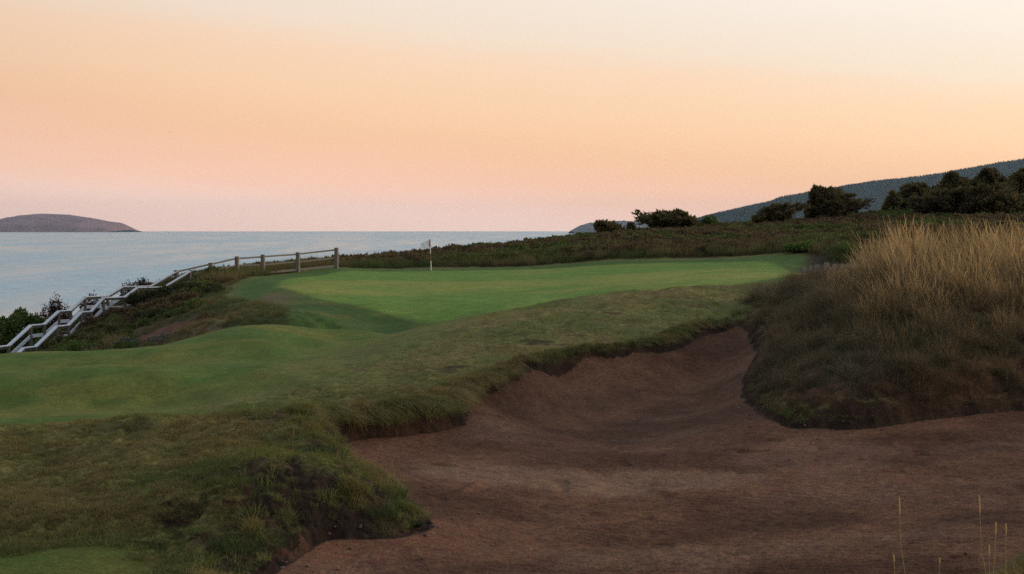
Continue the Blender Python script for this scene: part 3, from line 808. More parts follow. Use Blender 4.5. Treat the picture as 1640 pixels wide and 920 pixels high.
def heather_bush():
    n = 260
    a = rng.random(n)*6.283; cz = rng.random(n); rr = np.sqrt(1-cz**2)*(0.6+0.4*rng.random(n))
    P = np.stack([0.36*rr*np.cos(a), 0.36*rr*np.sin(a), 0.34*cz*(0.55+0.45*rng.random(n))], -1)
    od = P/np.linalg.norm(P, axis=1, keepdims=True)
    return leaves(P, 0.055, 2.2, od, -0.5)
P_heath = proto_set("heather_clump", [heather_bush() for _ in range(8)], M["heather"])

# short rough on the mound, the ridge and every turf edge
grassy = (s_b > 0.10) & near & VIS & (y > 11.5)
m_r = grassy & (s_f > -1.4+1.2*fbm(x, y, 0.6, 3, 0.5, 47)) & (s_f2 > -0.25+0.3*fbm(x, y, 1.5, 3, 0.5, 48)) & (s_k > -0.2) & (SLOPE > 0.62) & (y < 41) & (ero < 0.45)
P, rc = pick(m_r, 42000)
tn = sstep(-0.3, 0.35, fbm(P[:, 0], P[:, 1], 0.8, 4, 0.55, 61))
fade = 0.30+0.70*sstep(-0.8, 3.0, poly_sd(P[:, 0], P[:, 1], FAIR))
fade = fade*(1-0.40*sstep(23, 28, P[:, 1]))
o = scatter("rough_grass", P, fade*(0.34+0.5*rng.random(len(P))*(0.5+0.9*sstep(-0.3, 0.4, fbm(P[:, 0], P[:, 1], 1.7, 3, 0.6, 62)))), P_rough, tn*0.9, tiltv=0.25)
tag(o, "short olive and brown rough grass on the mound and ridge around the bunker", "grass", kind="stuff")
m_e = (s_b > 0.13) & (s_b < 0.55) & near & VIS & (y > 11.5) & (s_k > 0.7) & (ero < 0.5)
P, rc = pick(m_e, 8000)
tn = sstep(-0.3, 0.35, fbm(P[:, 0], P[:, 1], 1.1, 4, 0.55, 63))
o = scatter("edge_grass", P, 0.40+0.5*rng.random(len(P)), P_edge, tn*0.8, tiltv=0.35)
tag(o, "longer grass hanging over the turf lip of the sand bunker", "grass", kind="stuff")

P_hang = proto_set("hanging_clump", [blades(44, 0.09, 0.20, 0.45, 0.006, 0.35, 0.9, 6, (0.75, 0.0), flat=1.25) for _ in range(8)], M["rough"])
m_g = (s_b > 0.10) & (s_b < 0.42) & near & VIS & (y > 12) & (s_k > 0.3) & ((y > 20) | (ero < 0.35))
P, rc = pick(m_g, 6000)
e_ = 0.06
gx_ = poly_sd(P[:, 0]+e_, P[:, 1], BKP)-poly_sd(P[:, 0]-e_, P[:, 1], BKP); gy_ = poly_sd(P[:, 0], P[:, 1]+e_, BKP)-poly_sd(P[:, 0], P[:, 1]-e_, BKP)
rz = np.arctan2(-gy_, -gx_) + rng.normal(0, 0.45, len(P))
tn = np.clip(sstep(-0.3, 0.35, fbm(P[:, 0], P[:, 1], 1.1, 4, 0.55, 63)) + 0.2*rng.normal(0, 1, len(P)), 0, 1)
nose = sstep(0.3, -0.3, P[:, 0])*sstep(21, 21.6, P[:, 1])
o = scatter("turf_fringe", P, (0.32+0.45*rng.random(len(P)))*(1+0.55*nose), P_hang, tn*0.55, rotz=rz, tiltv=0.15)
tag(o, "ragged grass fringe drooping from the turf edge down onto the bunker face", "grass", kind="stuff")

P, rc = pick((ero > 0.4) & (s_b > 0.12) & (y < 20) & VIS, 520)
o = scatter("face_grass", P, 0.45+0.6*rng.random(len(P))**2, P_edge, 0.55+0.4*rng.random(len(P)), tiltv=0.5)
tag(o, "scattered dark grass tufts clinging to the broken soil face of the near mound", "grass", kind="stuff")

# tall golden fescue on the bank, with grey dead tufts lower down
ins = (s_k < 0.15) & near & VIS
zrel = GZ - (-3.1)
m_t = ins & (s_b > 0.35 - 0.6*fbm(x, y, 1.2, 3, 0.5, 64))
P, kt = tussocks(m_t, 900, 8, 0.085)
up = sstep(0.55, 2.1, P[:, 2]+3.1)
tr = rng.random(900)[kt]
keep = rng.random(len(P)) < 0.45+0.55*up
low_ = 0.30+0.70*sstep(0.205, 0.27, P[:, 0]/P[:, 1])
P = P[keep]; up = up[keep]; low_ = low_[keep]; tr = tr[keep]; kt = kt[keep]
tn = np.clip((1-up)*0.95 + 0.75*(rng.random(900)[kt] > 0.72) + 0.15*rng.normal(0, 1, len(P)), 0, 1)
o = scatter("tall_fescue", P, low_*(0.44+0.68*up)*(0.36+0.80*tr**1.3)*(0.75+0.45*rng.random(len(P))), P_fesc, tn*0.92, rotz=0.5, tiltv=0.10)
tag(o, "tall golden fescue grass with seed heads on the bank above the bunker", "grass", kind="stuff")
P, kt = tussocks(ins & (s_b > 0.16 + 0.25*sstep(-0.1, 0.4, fbm(x, y, 1.4, 3, 0.5, 73))), 900, 6, 0.10)
bare = sstep(0.0, 0.25, fbm(P[:, 0], P[:, 1], 1.2, 3, 0.55, 74))*(P[:, 2] < -2.1)
k_ = rng.random(len(P)) > 0.95*bare
P = P[k_]; kt = kt[k_]
tn = np.clip((rng.random(900)[kt] > 0.5)*0.8 + 0.3*rng.random(len(P)), 0, 1)
o = scatter("bank_grass", P, (0.45+0.75*rng.random(len(P)))*(0.7+0.45*sstep(-2.8, -1.2, P[:, 2])), P_mid, tn, tiltv=0.28)
tag(o, "matted brown and green grass covering the steep face of the fescue bank", "grass", kind="stuff")
m_d = ins & (s_b > 0.25) & (s_b < 3.2) & (fbm(x, y, 1.3, 3, 0.5, 66) > -0.12)
P, rc = pick(m_d, 900)
tn = sstep(-0.2, 0.3, fbm(P[:, 0], P[:, 1], 1.0, 4, 0.55, 67))
o = scatter("dead_grass", P, 0.3+0.85*rng.random(len(P)), P_dead, np.clip(tn+0.6*(rng.random(len(P)) < 0.5), 0, 1), tiltv=0.35)
tag(o, "grey and dark green grass tufts on the lower face of the bank", "grass", kind="stuff")

# heath behind the green and on the slope by the stairs
SOILX = [at(*p)[:2] for p in [(205,560,60),(320,530,60),(345,545,47),(215,580,47)]]
m_h = (heath_m > 0.6) & VIS & (y < 124) & (poly_sd(x, y, SOIL) > 0.3) & (poly_sd(x, y, SOILX) > 0) & (poly_sd(x, y, DRY) > 0.4) & ((y > 67) | (x/y < -0.2085+0.02*fbm(x, y, 0.5, 3)))
P, rc = pick(m_h & (s_g > 4.0 + 1.5*fbm(x, y, 0.3, 2, 0.5, 68)), 14000)
tn = sstep(-0.15, 0.3, fbm(P[:, 0], P[:, 1], 0.25, 4, 0.55, 69))
o = scatter("heather", P, (0.7+0.9*rng.random(len(P)))*np.where(P[:, 1] < 72, 0.65, 1.0), P_heath, tn)
tag(o, "dark brown and green heath scrub behind the green and beside the stairs", "heath", kind="stuff")
P, rc = pick(m_h & (s_g < 8) & (y > 70), 3600)
tn = sstep(-0.3, 0.3, fbm(P[:, 0], P[:, 1], 0.3, 4, 0.55, 70))
o = scatter("meadow_grass", P, 0.5+0.7*rng.random(len(P)), P_mead, tn*0.9)
tag(o, "tan and green long grass along the back edge of the green", "grass", kind="stuff")
P, rc = pick((heath_m > 0.3) & VIS & (y < 70) & (poly_sd(x, y, SOIL) > 0.2), 6000)
tn = sstep(-0.3, 0.3, fbm(P[:, 0], P[:, 1], 0.3, 4, 0.55, 71))
o = scatter("slope_grass", P, 0.18+0.30*rng.random(len(P)), P_mead, tn*0.9)
tag(o, "rough brown and green grass on the slope between stairs and green", "grass", kind="stuff")

#@@THINGS@@
# ------------------------------------------------------------------ fence along the cliff edge
def place(px, py, d):
    p = at(px, py, d)
    return Vector((p.x, p.y, hz(p.x, p.y)))
fp = [(539,397,78),(477,404.5,76.5),(421,408,75),(380,411,74),(338,421,73),(283,433,72)]
tops = [at(*p) for p in fp]
fence = empty("rail_fence", (tops[2].x, tops[2].y, hz(tops[2].x, tops[2].y)))
tag(fence, "weathered brown post and rail fence along the cliff edge above the sea", "fence")
def child(o, root):
    o.parent = root
    o.matrix_parent_inverse = Matrix.Translation(-root.location)
    return o
for i, t in enumerate(tops):
    mb = MB(); g = hz(t.x, t.y)
    j = Vector((random.uniform(-.02,.02), random.uniform(-.02,.02), 0))
    mb.bar((t.x, t.y, g-0.35), Vector((t.x, t.y, t.z))+j, 0.19, 0.19, Vector((0.25, 1, 0)), 0.10)
    child(mb.build("post", M["wood"]), fence)
for i in range(len(tops)-1):
    a, b = tops[i], tops[i+1]
    n = (b-a); n.z = 0; n.normalize(); off = Vector((n.y, -n.x, 0))*0.0
    ga, gb = hz(a.x, a.y), hz(b.x, b.y)
    ha, hb = a.z-ga, b.z-gb
    for k, (fr, w) in enumerate(((0.90, 0.085), (0.52, 0.085), (0.12, 0.12))):
        mb = MB()
        za = a.z - (1-fr)*min(ha, 1.15) + random.uniform(-.015,.015); zb = b.z - (1-fr)*min(hb, 1.15) + random.uniform(-.015,.015)
        mb.bar((a.x, a.y, za), (b.x, b.y, zb), 0.05, w)
        child(mb.build("rail", M["wood"]), fence)

# ------------------------------------------------------------------ stairs down to the beach
BR = [(284,434),(242,458),(196,460),(172.5,474),(136,476),(113,497),(94,499),(70.6,519),(49,522),(13.6,554),(-6,556),(-40,588)]
pts = []
cx, cd = at(284, 434, 72).x, 72.0
pts.append(Vector((cx, cd, at(284, 434, 72).z)))
for i in range(1, len(BR)):
    th = math.radians(37 + 32*min(i-1, 8)/8)
    dx, dy = -math.cos(th), -math.sin(th)
    u = (BR[i][0]-820)/F
    s = (u*cd - cx)/(dx - u*dy)
    cx += dx*s; cd += dy*s
    pts.append(Vector((cx, cd, -(BR[i][1]-HZ)/F*cd)))
for i in range(1, len(pts)-1, 2):       # landings are level
    m_ = (pts[i].z + pts[i+1].z)/2
    pts[i].z = pts[i+1].z = m_
SWID = 1.5
nrm = []
for i in range(len(pts)):
    a = pts[max(i-1, 0)]; b = pts[min(i+1, len(pts)-1)]
    d_ = (b-a); d_.z = 0; d_.normalize()
    nrm.append(Vector((-d_.y, d_.x, 0)))
near_ = [p + n*SWID for p, n in zip(pts, nrm)]
stairs = empty("beach_stairs", pts[5] - Vector((0, 0, 1.0)))
tag(stairs, "long grey timber stairs with double handrails descending the scrub slope to the beach", "stairs")
HR = 1.0
def rail_run(P, dz, w, h, name, mat, skip=()):
    for i in range(len(P)-1):
        if i in skip: continue
        mb = MB()
        e = (P[i+1]-P[i]).normalized()*0.02
        mb.bar(P[i]+Vector((0,0,dz))-e, P[i+1]+Vector((0,0,dz))+e, w, h)
        child(mb.build(name, mat), stairs)
for P in (pts, near_):
    rail_run(P, 0.0, 0.21, 0.05, "handrail", M["rail"])
    rail_run(P, -0.085, 0.045, 0.10, "rail_board", M["stairwood"])
    rail_run(P, -0.50, 0.05, 0.16, "mid_rail", M["rail"])
    rail_run(P, -HR-0.10, 0.06, 0.26, "stringer", M["stairwood"])
    for i, p in enumerate(P):
        mb = MB()
        g = min(hz(p.x, p.y)-0.3, p.z-HR-0.3)
        mb.bar((p.x, p.y, g), (p.x, p.y, p.z-0.025), 0.13, 0.13, Vector((0.5, 1, 0)))
        child(mb.build("post", M["stairwood"]), stairs)
for i in range(len(pts)-1):
    a, b, c, d_ = pts[i], pts[i+1], near_[i+1], near_[i]
    drop = a.z - b.z
    if drop > 0.1:
        n = max(2, round(drop/0.18))
        for k in range(n):
            f = (k+0.5)/n; hw = 0.5/n*0.96
            za = a.z - drop*(k+1)/n - HR + 0.09
            A = [a.lerp(b, f-hw), a.lerp(b, f+hw), d_.lerp(c, f+hw), d_.lerp(c, f-hw)]
            mb = MB()
            mb.hexa([(q.x, q.y, za-0.045) for q in A] + [(q.x, q.y, za) for q in A])
            child(mb.build("tread", M["stairwood"]), stairs)
    else:
        L_ = (b-a).length; n = max(2, round(L_/0.16))
        for k in range(n):
            f = (k+0.5)/n; hw = 0.5/n*0.94
            za = a.z - HR + 0.03
            A = [a.lerp(b, f-hw), a.lerp(b, f+hw), d_.lerp(c, f+hw), d_.lerp(c, f-hw)]
            mb = MB()
            mb.hexa([(q.x, q.y, za-0.04) for q in A] + [(q.x, q.y, za) for q in A])
            child(mb.build("landing_board", M["stairwood"]), stairs)

# ------------------------------------------------------------------ flagstick
M["flag_white"] = simple_mat("flag_cloth", (0.84, 0.85, 0.88), 0.8, 0.06, 6)
_n = M["flag_white"].node_tree; _t = _n.nodes.new("ShaderNodeBsdfTranslucent"); _t.inputs[0].default_value = (0.82, 0.84, 0.88, 1)
_m = _n.nodes.new("ShaderNodeMixShader"); _m.inputs[0].default_value = 0.6
_n.links.new(_n.nodes["Principled BSDF"].outputs[0], _m.inputs[1]); _n.links.new(_t.outputs[0], _m.inputs[2]); _n.links.new(_m.outputs[0], _n.nodes["Material Output"].inputs["Surface"])
M["flag_blue"] = simple_mat("flag_emblem", (0.03, 0.05, 0.13), 0.8, 0.1, 6)
M["pole_white"] = simple_mat("pole_white", (0.75, 0.75, 0.75), 0.4, 0.04, 6, spec=0.5)
M["pole_red"] = simple_mat("pole_red", (0.17, 0.035, 0.028), 0.4, 0.05, 6, spec=0.5)
M["pole_tan"] = simple_mat("pole_tan", (0.36, 0.19, 0.06), 0.4, 0.05, 6, spec=0.5)
base = place(691.3, 455, 67)
ptop = at(688.6, 383.3, 67)
fl = empty("flagstick", base)
tag(fl, "flagstick with red, white and tan bands and small white flag on the green", "flagstick")
def ppos(py):
    f = (455-py)/(455-383.3)
    return base.lerp(ptop, f)
for a, b, mt in ((455.6, 433.6, "pole_tan"), (433.6, 418.6, "pole_white"), (418.6, 406.6, "pole_red"), (406.6, 396, "pole_white"), (396, 383.3, "pole_red")):
    mb = MB(); mb.tube([ppos(a), ppos(b)], 0.019, 10)
    child(mb.build("pole_band", M[mt], smooth=False), fl)
def cloth_pt(u, v):     # u from hoist (0) to fly (1), v top (0) to bottom (1)
    h = ppos(384.8).lerp(ppos(397.2), v)
    return h + Vector((-0.45*u, -0.06*u + 0.05*math.sin(u*7+v*1.5), -0.14*u + (0.05*v*u) + 0.018*math.sin(u*6)))
def cloth(u0, u1, v0, v1, nu, nv, off, mat, name, parent):
    V = []; Fq = []
    for s_ in (-1, 1):
        for i in range(nu+1):
            for j in range(nv+1):
                V.append(tuple(cloth_pt(u0+(u1-u0)*i/nu, v0+(v1-v0)*j/nv) + Vector((0, s_*off, 0))))
    n1 = (nu+1)*(nv+1)
    for i in range(nu):
        for j in range(nv):
            a = i*(nv+1)+j; q = (a, a+1, a+nv+2, a+nv+1)
            Fq.append(q); Fq.append(tuple(n1+k for k in reversed(q)))
    rim = [i*(nv+1) for i in range(nu+1)] + [nu*(nv+1)+j for j in range(1, nv+1)] + [i*(nv+1)+nv for i in range(nu-1, -1, -1)] + [j for j in range(nv-1, 0, -1)]
    for k in range(len(rim)):
        a, b = rim[k], rim[(k+1) % len(rim)]
        Fq.append((a, b, n1+b, n1+a))
    me = bpy.data.meshes.new(name); me.from_pydata(V, [], Fq); me.update(); me.materials.append(mat)
    return link(name, me)
flag = child(cloth(0.09, 1, 0, 1, 14, 8, 0.004, M["flag_white"], "flag", None), fl)
hoist = child(cloth(0.0, 0.088, 0, 1, 2, 8, 0.006, M["pole_red"], "hoist_edge", None), fl)
for (u0, u1, v0, v1) in ((0.45, 0.55, 0.16, 0.84), (0.34, 0.66, 0.56, 0.74), (0.40, 0.60, 0.38, 0.55)):
    e_ = cloth(u0, u1, v0, v1, 2, 3, 0.008, M["flag_blue"], "emblem", None)
    e_.parent = flag; e_.matrix_parent_inverse = Matrix.Translation(-base)

# ------------------------------------------------------------------ slanted grey sleepers in the far bunker
M["sleeper"] = simple_mat("sleeper_grey", (0.13, 0.115, 0.105), 0.8, 0.3, 8, (1, 1, 4), 0.2, 0.4)
sw = empty("sleeper_wall", place(1340, 430, 66))
tag(sw, "row of slanted pale grey timber planks shoring up the far bunker beside the green", "planks")
for px, ptop_, pb, lean, w in ((1289,429,437,1,7),(1298,427,437,2,7),(1308,424.5,437,2,8),(1324,421,437,0,8),(1335,424,437,3,7),(1346,424,436.5,5,7),(1356,423.5,436.5,5,8),(1366,423,436,6,8),(1376,423,435.5,6,8),(1386,423,435,6,8),(1397,422,435,6,8)):
    a = at(px-2, pb+2, 66.2); b = at(px+lean, ptop_, 66.5)
    mb = MB(); mb.bar(a, b, w/F*66, 0.07, Vector((0, -1, 0.1)))
    child(mb.build("plank", M["sleeper"]), sw)

# ------------------------------------------------------------------ trees and shrubs
rng = np.random.default_rng(21)
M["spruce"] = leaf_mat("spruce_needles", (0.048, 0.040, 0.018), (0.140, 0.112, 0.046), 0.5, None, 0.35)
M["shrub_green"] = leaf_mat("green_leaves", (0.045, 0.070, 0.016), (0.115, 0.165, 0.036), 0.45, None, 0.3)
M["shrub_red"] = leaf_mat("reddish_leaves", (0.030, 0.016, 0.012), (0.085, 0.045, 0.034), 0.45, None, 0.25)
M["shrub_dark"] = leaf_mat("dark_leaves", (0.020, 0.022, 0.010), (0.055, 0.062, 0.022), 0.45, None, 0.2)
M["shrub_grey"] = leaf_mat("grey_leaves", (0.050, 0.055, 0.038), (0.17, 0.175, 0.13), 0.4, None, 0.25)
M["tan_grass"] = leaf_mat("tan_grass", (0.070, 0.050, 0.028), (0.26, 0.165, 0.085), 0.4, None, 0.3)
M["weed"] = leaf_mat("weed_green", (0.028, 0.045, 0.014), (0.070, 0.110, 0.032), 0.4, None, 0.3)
M["stalk"] = simple_mat("dry_stalk", (0.50, 0.30, 0.12), 0.8, 0.2, 30)

def crown_mesh(parts, mat):
    v, q, t, c = join_parts(parts)
    return mesh_np("crown", v, q, False, {"tt": t, "cv": c}, mat)

def spruce(label, px, py_top, d, wpx, lean, nbr=70, leaf=0.15, dens=1.0, skew=0.5, cat="tree", group=None, power=0.8, low=0.02):
    p = at(px, HZ, d); g = hz(p.x, p.y)
    root = empty("spruce_tree", (p.x, p.y, g))
    tag(root, label, cat, group)
    H = max(0.9, -(py_top-HZ)/F*d - g); Wd = wpx/F*d; ln = lean/F*d
    tp = lambda t: np.array([ln*t**1.4, 0.0, H*t])
    mb = MB()
    mb.tube([Vector(tp(t))-Vector((0, 0, 0.25*(t == 0))) for t in (0, .25, .5, .75, .96)], [0.075*H/2.5*(1-0.85*t) for t in (0, .25, .5, .75, 1)], 6)
    Ps = []; Ds = []
    for k in range(nbr):
        t = low + (0.98-low)*rng.random()**0.9
        az = rng.random()*6.283
        prof = (1-t)**power*(0.55+0.45*min(1, t/0.12))
        L = 0.5*Wd*prof*(1+skew*math.cos(az))*(0.45+0.72*rng.random()) + 0.06*H*(1-t)
        o = tp(t); dr = np.array([math.cos(az), math.sin(az)*0.8, 0.10+0.25*rng.random()]); dr[0] += 0.25*skew
        if L > 0.35*Wd*0.5 and k % 4 == 0:
            e = o + dr*L*0.8
            mb.tube([Vector(o), Vector((o+e)/2)+Vector((0, 0, -0.03*L)), Vector(e)], [0.022*H/2.5, 0.015*H/2.5, 0.006], 4)
        n = int(dens*(14+70*L))
        f = 0.12 + 0.90*rng.random(n)**0.7
        P = o + dr*(L*f)[:, None] + rng.normal(0, 1, (n, 3))*np.array([.09, .09, .05])*(0.35+L*0.55)
        P[:, 2] += 0.10*L*f**2
        P[:, 2] = np.maximum(P[:, 2], 0.03)
        Ps.append(P); Ds.append(np.tile(dr/np.linalg.norm(dr)+np.array([0.25*skew, 0, 0.35]), (n, 1)))
    n = int(40*dens)
    tt = 0.75+0.27*rng.random(n)
    P = np.stack([tp(t) for t in tt]) + rng.normal(0, 0.03*H*0.4, (n, 3))*(1.1-tt)[:, None]*3
    Ps.append(P); Ds.append(np.tile(np.array([0.1, 0, 1.0]), (n, 1)))
    P = np.concatenate(Ps); D = np.concatenate(Ds)
    c = link("crown", crown_mesh([leaves(P, leaf*0.85, 2.4, D)], M["spruce"]), root)
    mb.build("trunk", M["bark"], root)
    return root

spruce("low dark windswept spruce at the seaward end of the heath", 972, 358, 107, 62, -14, 60, 0.15, 1.0, 0.4)
spruce("small thin spruce scrap between the two seaward bushes", 1016, 364, 108, 30, -6, 22, 0.13, .8, 0.2)
spruce("broad low dark spruce mound left of the bright green shrub", 1090, 341, 110, 100, -3, 130, 0.16, 1.0, -0.35, power=0.95)
spruce("ragged spruce spike at the left side of the broad spruce mound", 1066, 345, 111, 26, 2, 26, 0.13, 1.0, 0.2)
spruce("low flat windswept spruce between the green shrub and the leaning spruce", 1232, 333, 114, 88, 8, 90, 0.16, 1.0, 0.4, power=0.55)
spruce("lone spruce leaning away from the sea wind with pointed top", 1304, 302, 116, 84, 2, 120, 0.17, 1.1, 0.75, power=0.75)
spruce("small spruce at the left end of the big clump", 1424, 309, 117, 36, 6, 55, 0.15, 1.0, 0.3)
spruce("flat topped spruce in the big clump, left of its tall peak", 1466, 298, 120, 90, -4, 120, 0.17, 1.0, 0.3, power=0.5)
spruce("tall feathery spruce peak in the big clump", 1519, 278, 120, 84, 4, 130, 0.17, 1.1, 0.45)
spruce("broad front spruce of the big clump, lowest and darkest", 1520, 316, 112, 165, 10, 170, 0.15, 1.0, 0.3, power=0.42)
spruce("round headed tall spruce left of the slim pointed one", 1577, 273, 121, 78, 4, 120, 0.17, 1.1, 0.3, power=0.55)
spruce("slim pointed spruce between the two tallest of the clump", 1602, 283, 118, 40, 2, 60, 0.15, 1.0, 0.2)
spruce("large spruce cut by the right edge of the picture", 1638, 271, 119, 100, 4, 150, 0.17, 1.1, 0.3, power=0.6)
spruce("low spruce at the right foot of the clump beside the fescue", 1596, 318, 110, 70, 8, 90, 0.16, 1.0, 0.4, power=0.5)

spruce("rounded spruce filling the gap between the tall peak and the round headed one", 1549, 294, 121, 90, 2, 110, 0.16, 1.0, 0.3, power=0.5)

def bush(name, label, px, py_top, d, wpx, mat, n=1500, lumps=9, leaf=0.07, cat="shrub", g=None, hmin=0.4, elong=1.5, spiky=0.0):
    p = at(px, HZ, d); gz = hz(p.x, p.y)
    root = empty(name, (p.x, p.y, gz)); tag(root, label, cat)
    H = max(hmin, -(py_top-HZ)/F*d - gz); Wd = wpx/F*d
    Ps = []; Ds = []; mb = MB()
    for k in range(lumps):
        fx = (k+0.5)/lumps*2-1
        cx = fx*Wd*0.40 + rng.normal(0, .04*Wd); cy_ = rng.normal(0, 0.16*Wd)
        top = H*(1-0.45*fx*fx)*(0.7+0.32*rng.random()) if k != lumps//2 else H
        r = 0.5*Wd/lumps**0.5*(0.6+0.5*rng.random()); cz = max(top-r*0.8, 0.3*top)
        m = n//lumps
        v = rng.normal(0, 1, (m, 3)); v /= np.linalg.norm(v, axis=1, keepdims=True)
        rr = (0.55+0.5*rng.random(m))[:, None]
        P = np.array([cx, cy_, cz]) + v*rr*np.array([r, r, min(r, top*0.55)])
        P[:, 2] += spiky*H*rng.random(m)**4
        P[:, 2] = np.maximum(P[:, 2], 0.02)
        Ps.append(P); Ds.append(v + np.array([0, 0, 0.5]))
        if k % 2 == 0: mb.tube([(cx*0.3, cy_*0.3, -0.15), (cx*0.8, cy_*0.8, cz*0.5), (cx, cy_, cz)], [0.03, 0.02, 0.008], 5)
        m2 = m//2        # skirt down to the ground
        Pk = np.stack([cx+rng.normal(0, r*0.5, m2), cy_+rng.normal(0, r*0.5, m2), rng.random(m2)*cz], -1)
        Ps.append(Pk); Ds.append(rng.normal(0, 1, (m2, 3)))
    P = np.concatenate(Ps); D = np.concatenate(Ds)
    cm = crown_mesh([leaves(P, leaf, elong, D)], M[mat]); cm.name = "foliage"
    link("foliage", cm, root); mb.build("stem", M["bark"], root)
    return root
bush("green_shrub", "bright green leafy shrub beside the foot of the stairs", 36, 497, 70, 105, "shrub_green", 7000, 14, 0.075)
bush("green_shrub", "low green shrub at the left picture edge below the sea", -10, 515, 69, 70, "shrub_green", 3600, 8, 0.075)
bush("red_shrub", "tall reddish brown shrub with ragged top behind the stairs", 88, 484, 71, 60, "shrub_red", 3400, 8, 0.055, spiky=0.25)
bush("red_shrub", "reddish shrub seen through the stair rails at the middle landing", 150, 476, 72.5, 50, "shrub_red", 2400, 7, 0.055, spiky=0.2)
bush("red_shrub", "low reddish shrub behind the upper landing of the stairs", 226, 449, 74.5, 62, "shrub_red", 2600, 8, 0.055, spiky=0.15)
bush("dark_shrub", "dark shrub crowding the near handrail of the upper stairs", 236, 466, 68, 80, "shrub_dark", 1800, 9, 0.07)
bush("dark_shrub", "dark low shrub on the slope between stairs and brown bank", 310, 462, 68, 110, "shrub_dark", 2200, 11, 0.07)
bush("dark_shrub", "dark round shrub standing just above the red soil patch", 262, 495, 62, 90, "shrub_dark", 1800, 9, 0.065)
bush("green_shrub", "small green shrub beneath the stairs beside the fairway", 120, 548, 58, 70, "shrub_green", 1500, 8, 0.06)
bush("grey_shrub", "pale grey green mounded plant by the fairway edge", 205, 541, 55, 62, "shrub_grey", 1500, 7, 0.05)
bush("grey_shrub", "thin pale grey plant below the red soil patch", 268, 538, 52, 60, "shrub_grey", 700, 7, 0.045)
bush("green_shrub", "small bright green shrub right of the broad spruce mound", 1136, 347, 111, 34, "shrub_green", 900, 5, 0.11)
bush("green_shrub", "long bright green shrub above the far sleeper bunker", 1322, 384, 73.5, 150, "shrub_green", 4200, 16, 0.085)
bush("green_shrub", "green shrub on the heath in front of the big spruce clump", 1428, 333, 112, 70, "shrub_green", 900, 8, 0.11)

def tuft(name, label, px, py, d, mats, spec, cat="grass"):
    p = place(px, py, d)
    root = empty(name, p); tag(root, label, cat)
    for nm, mt, arg in spec:
        v, q, t, c = blades(**arg)
        link(nm, mesh_np(nm, v, q, False, {"tt": t, "cv": c}, M[mt]), root)
    return root
tuft("grass_tuft", "pale tan grass tuft under the last fence posts by the stairs", 342, 452, 70, 0, [("blade_tuft", "tan_grass", dict(n=260, rad=0.55, h=0.42, hv=.4, w=.012, lean=.5, bend=.5))])
tuft("grass_tuft", "tan grass tuft growing behind the grey green mounded plant", 186, 552, 56, 0, [("blade_tuft", "tan_grass", dict(n=300, rad=0.45, h=0.75, hv=.35, w=.010, lean=.4, bend=.5))])
# tufts at the tip of the near mound
tuft("grass_tuft", "upright dark grass tuft with thin stalks at the mound's bunker edge", 628, 800, 15.9, 0, [
    ("blade_tuft", "weed", dict(n=160, rad=0.16, h=0.22, hv=.4, w=.006, lean=.5, bend=.6)),
    ("stalk_tuft", "meadow", dict(n=26, rad=0.14, h=0.45, hv=.25, w=.004, lean=.25, bend=.3, seg=5, head=0.007))])
tuft("grass_tuft", "bright green grass tuft on the mound's shoulder above the bunker", 515, 760, 16.8, 0, [("blade_tuft", "weed", dict(n=200, rad=0.26, h=0.24, hv=.4, w=.006, lean=.6, bend=.6))])
tuft("grass_tuft", "dark green grass tuft hanging at the foot of the mound's tip", 600, 845, 15.2, 0, [("blade_tuft", "weed", dict(n=240, rad=0.25, h=0.20, hv=.4, w=.006, lean=.7, bend=.7))])
tuft("grass_tuft", "fresh green grass tuft low on the mound near the bottom edge", 395, 900, 13.9, 0, [("blade_tuft", "weed", dict(n=420, rad=0.38, h=0.16, hv=.4, w=.006, lean=.6, bend=.6))])
tuft("grass_tuft", "green grass tuft at the mound's foot by the mown corner", 215, 875, 14.3, 0, [("blade_tuft", "weed", dict(n=420, rad=0.45, h=0.12, hv=.4, w=.006, lean=.6, bend=.6))])
wp = place(668, 848, 15.25)
wd_ = empty("leafy_weed", wp); tag(wd_, "small broad leaved green weed on the sand at the mound's tip", "weed")
for k in range(14):
    a = k*2.4; l = 0.10+0.05*random.random()
    dr = Vector((math.cos(a), math.sin(a), 0.5+0.6*random.random())).normalized(); sd = dr.cross(Vector((0, 0, 1))).normalized()
    V = [Vector((0, 0, 0.0))+dr*0.01, dr*l*0.45+sd*0.028, dr*l+Vector((0, 0, -0.02)), dr*l*0.45-sd*0.028, dr*l*0.5+Vector((0, 0, -0.008))]
    me = bpy.data.meshes.new("leaf"); me.from_pydata([tuple(v_) for v_ in V], [], [(0, 1, 4), (1, 2, 4), (2, 3, 4), (3, 0, 4)]); me.materials.append(M["weed"]); me.update()
    link("leaf", me, wd_)

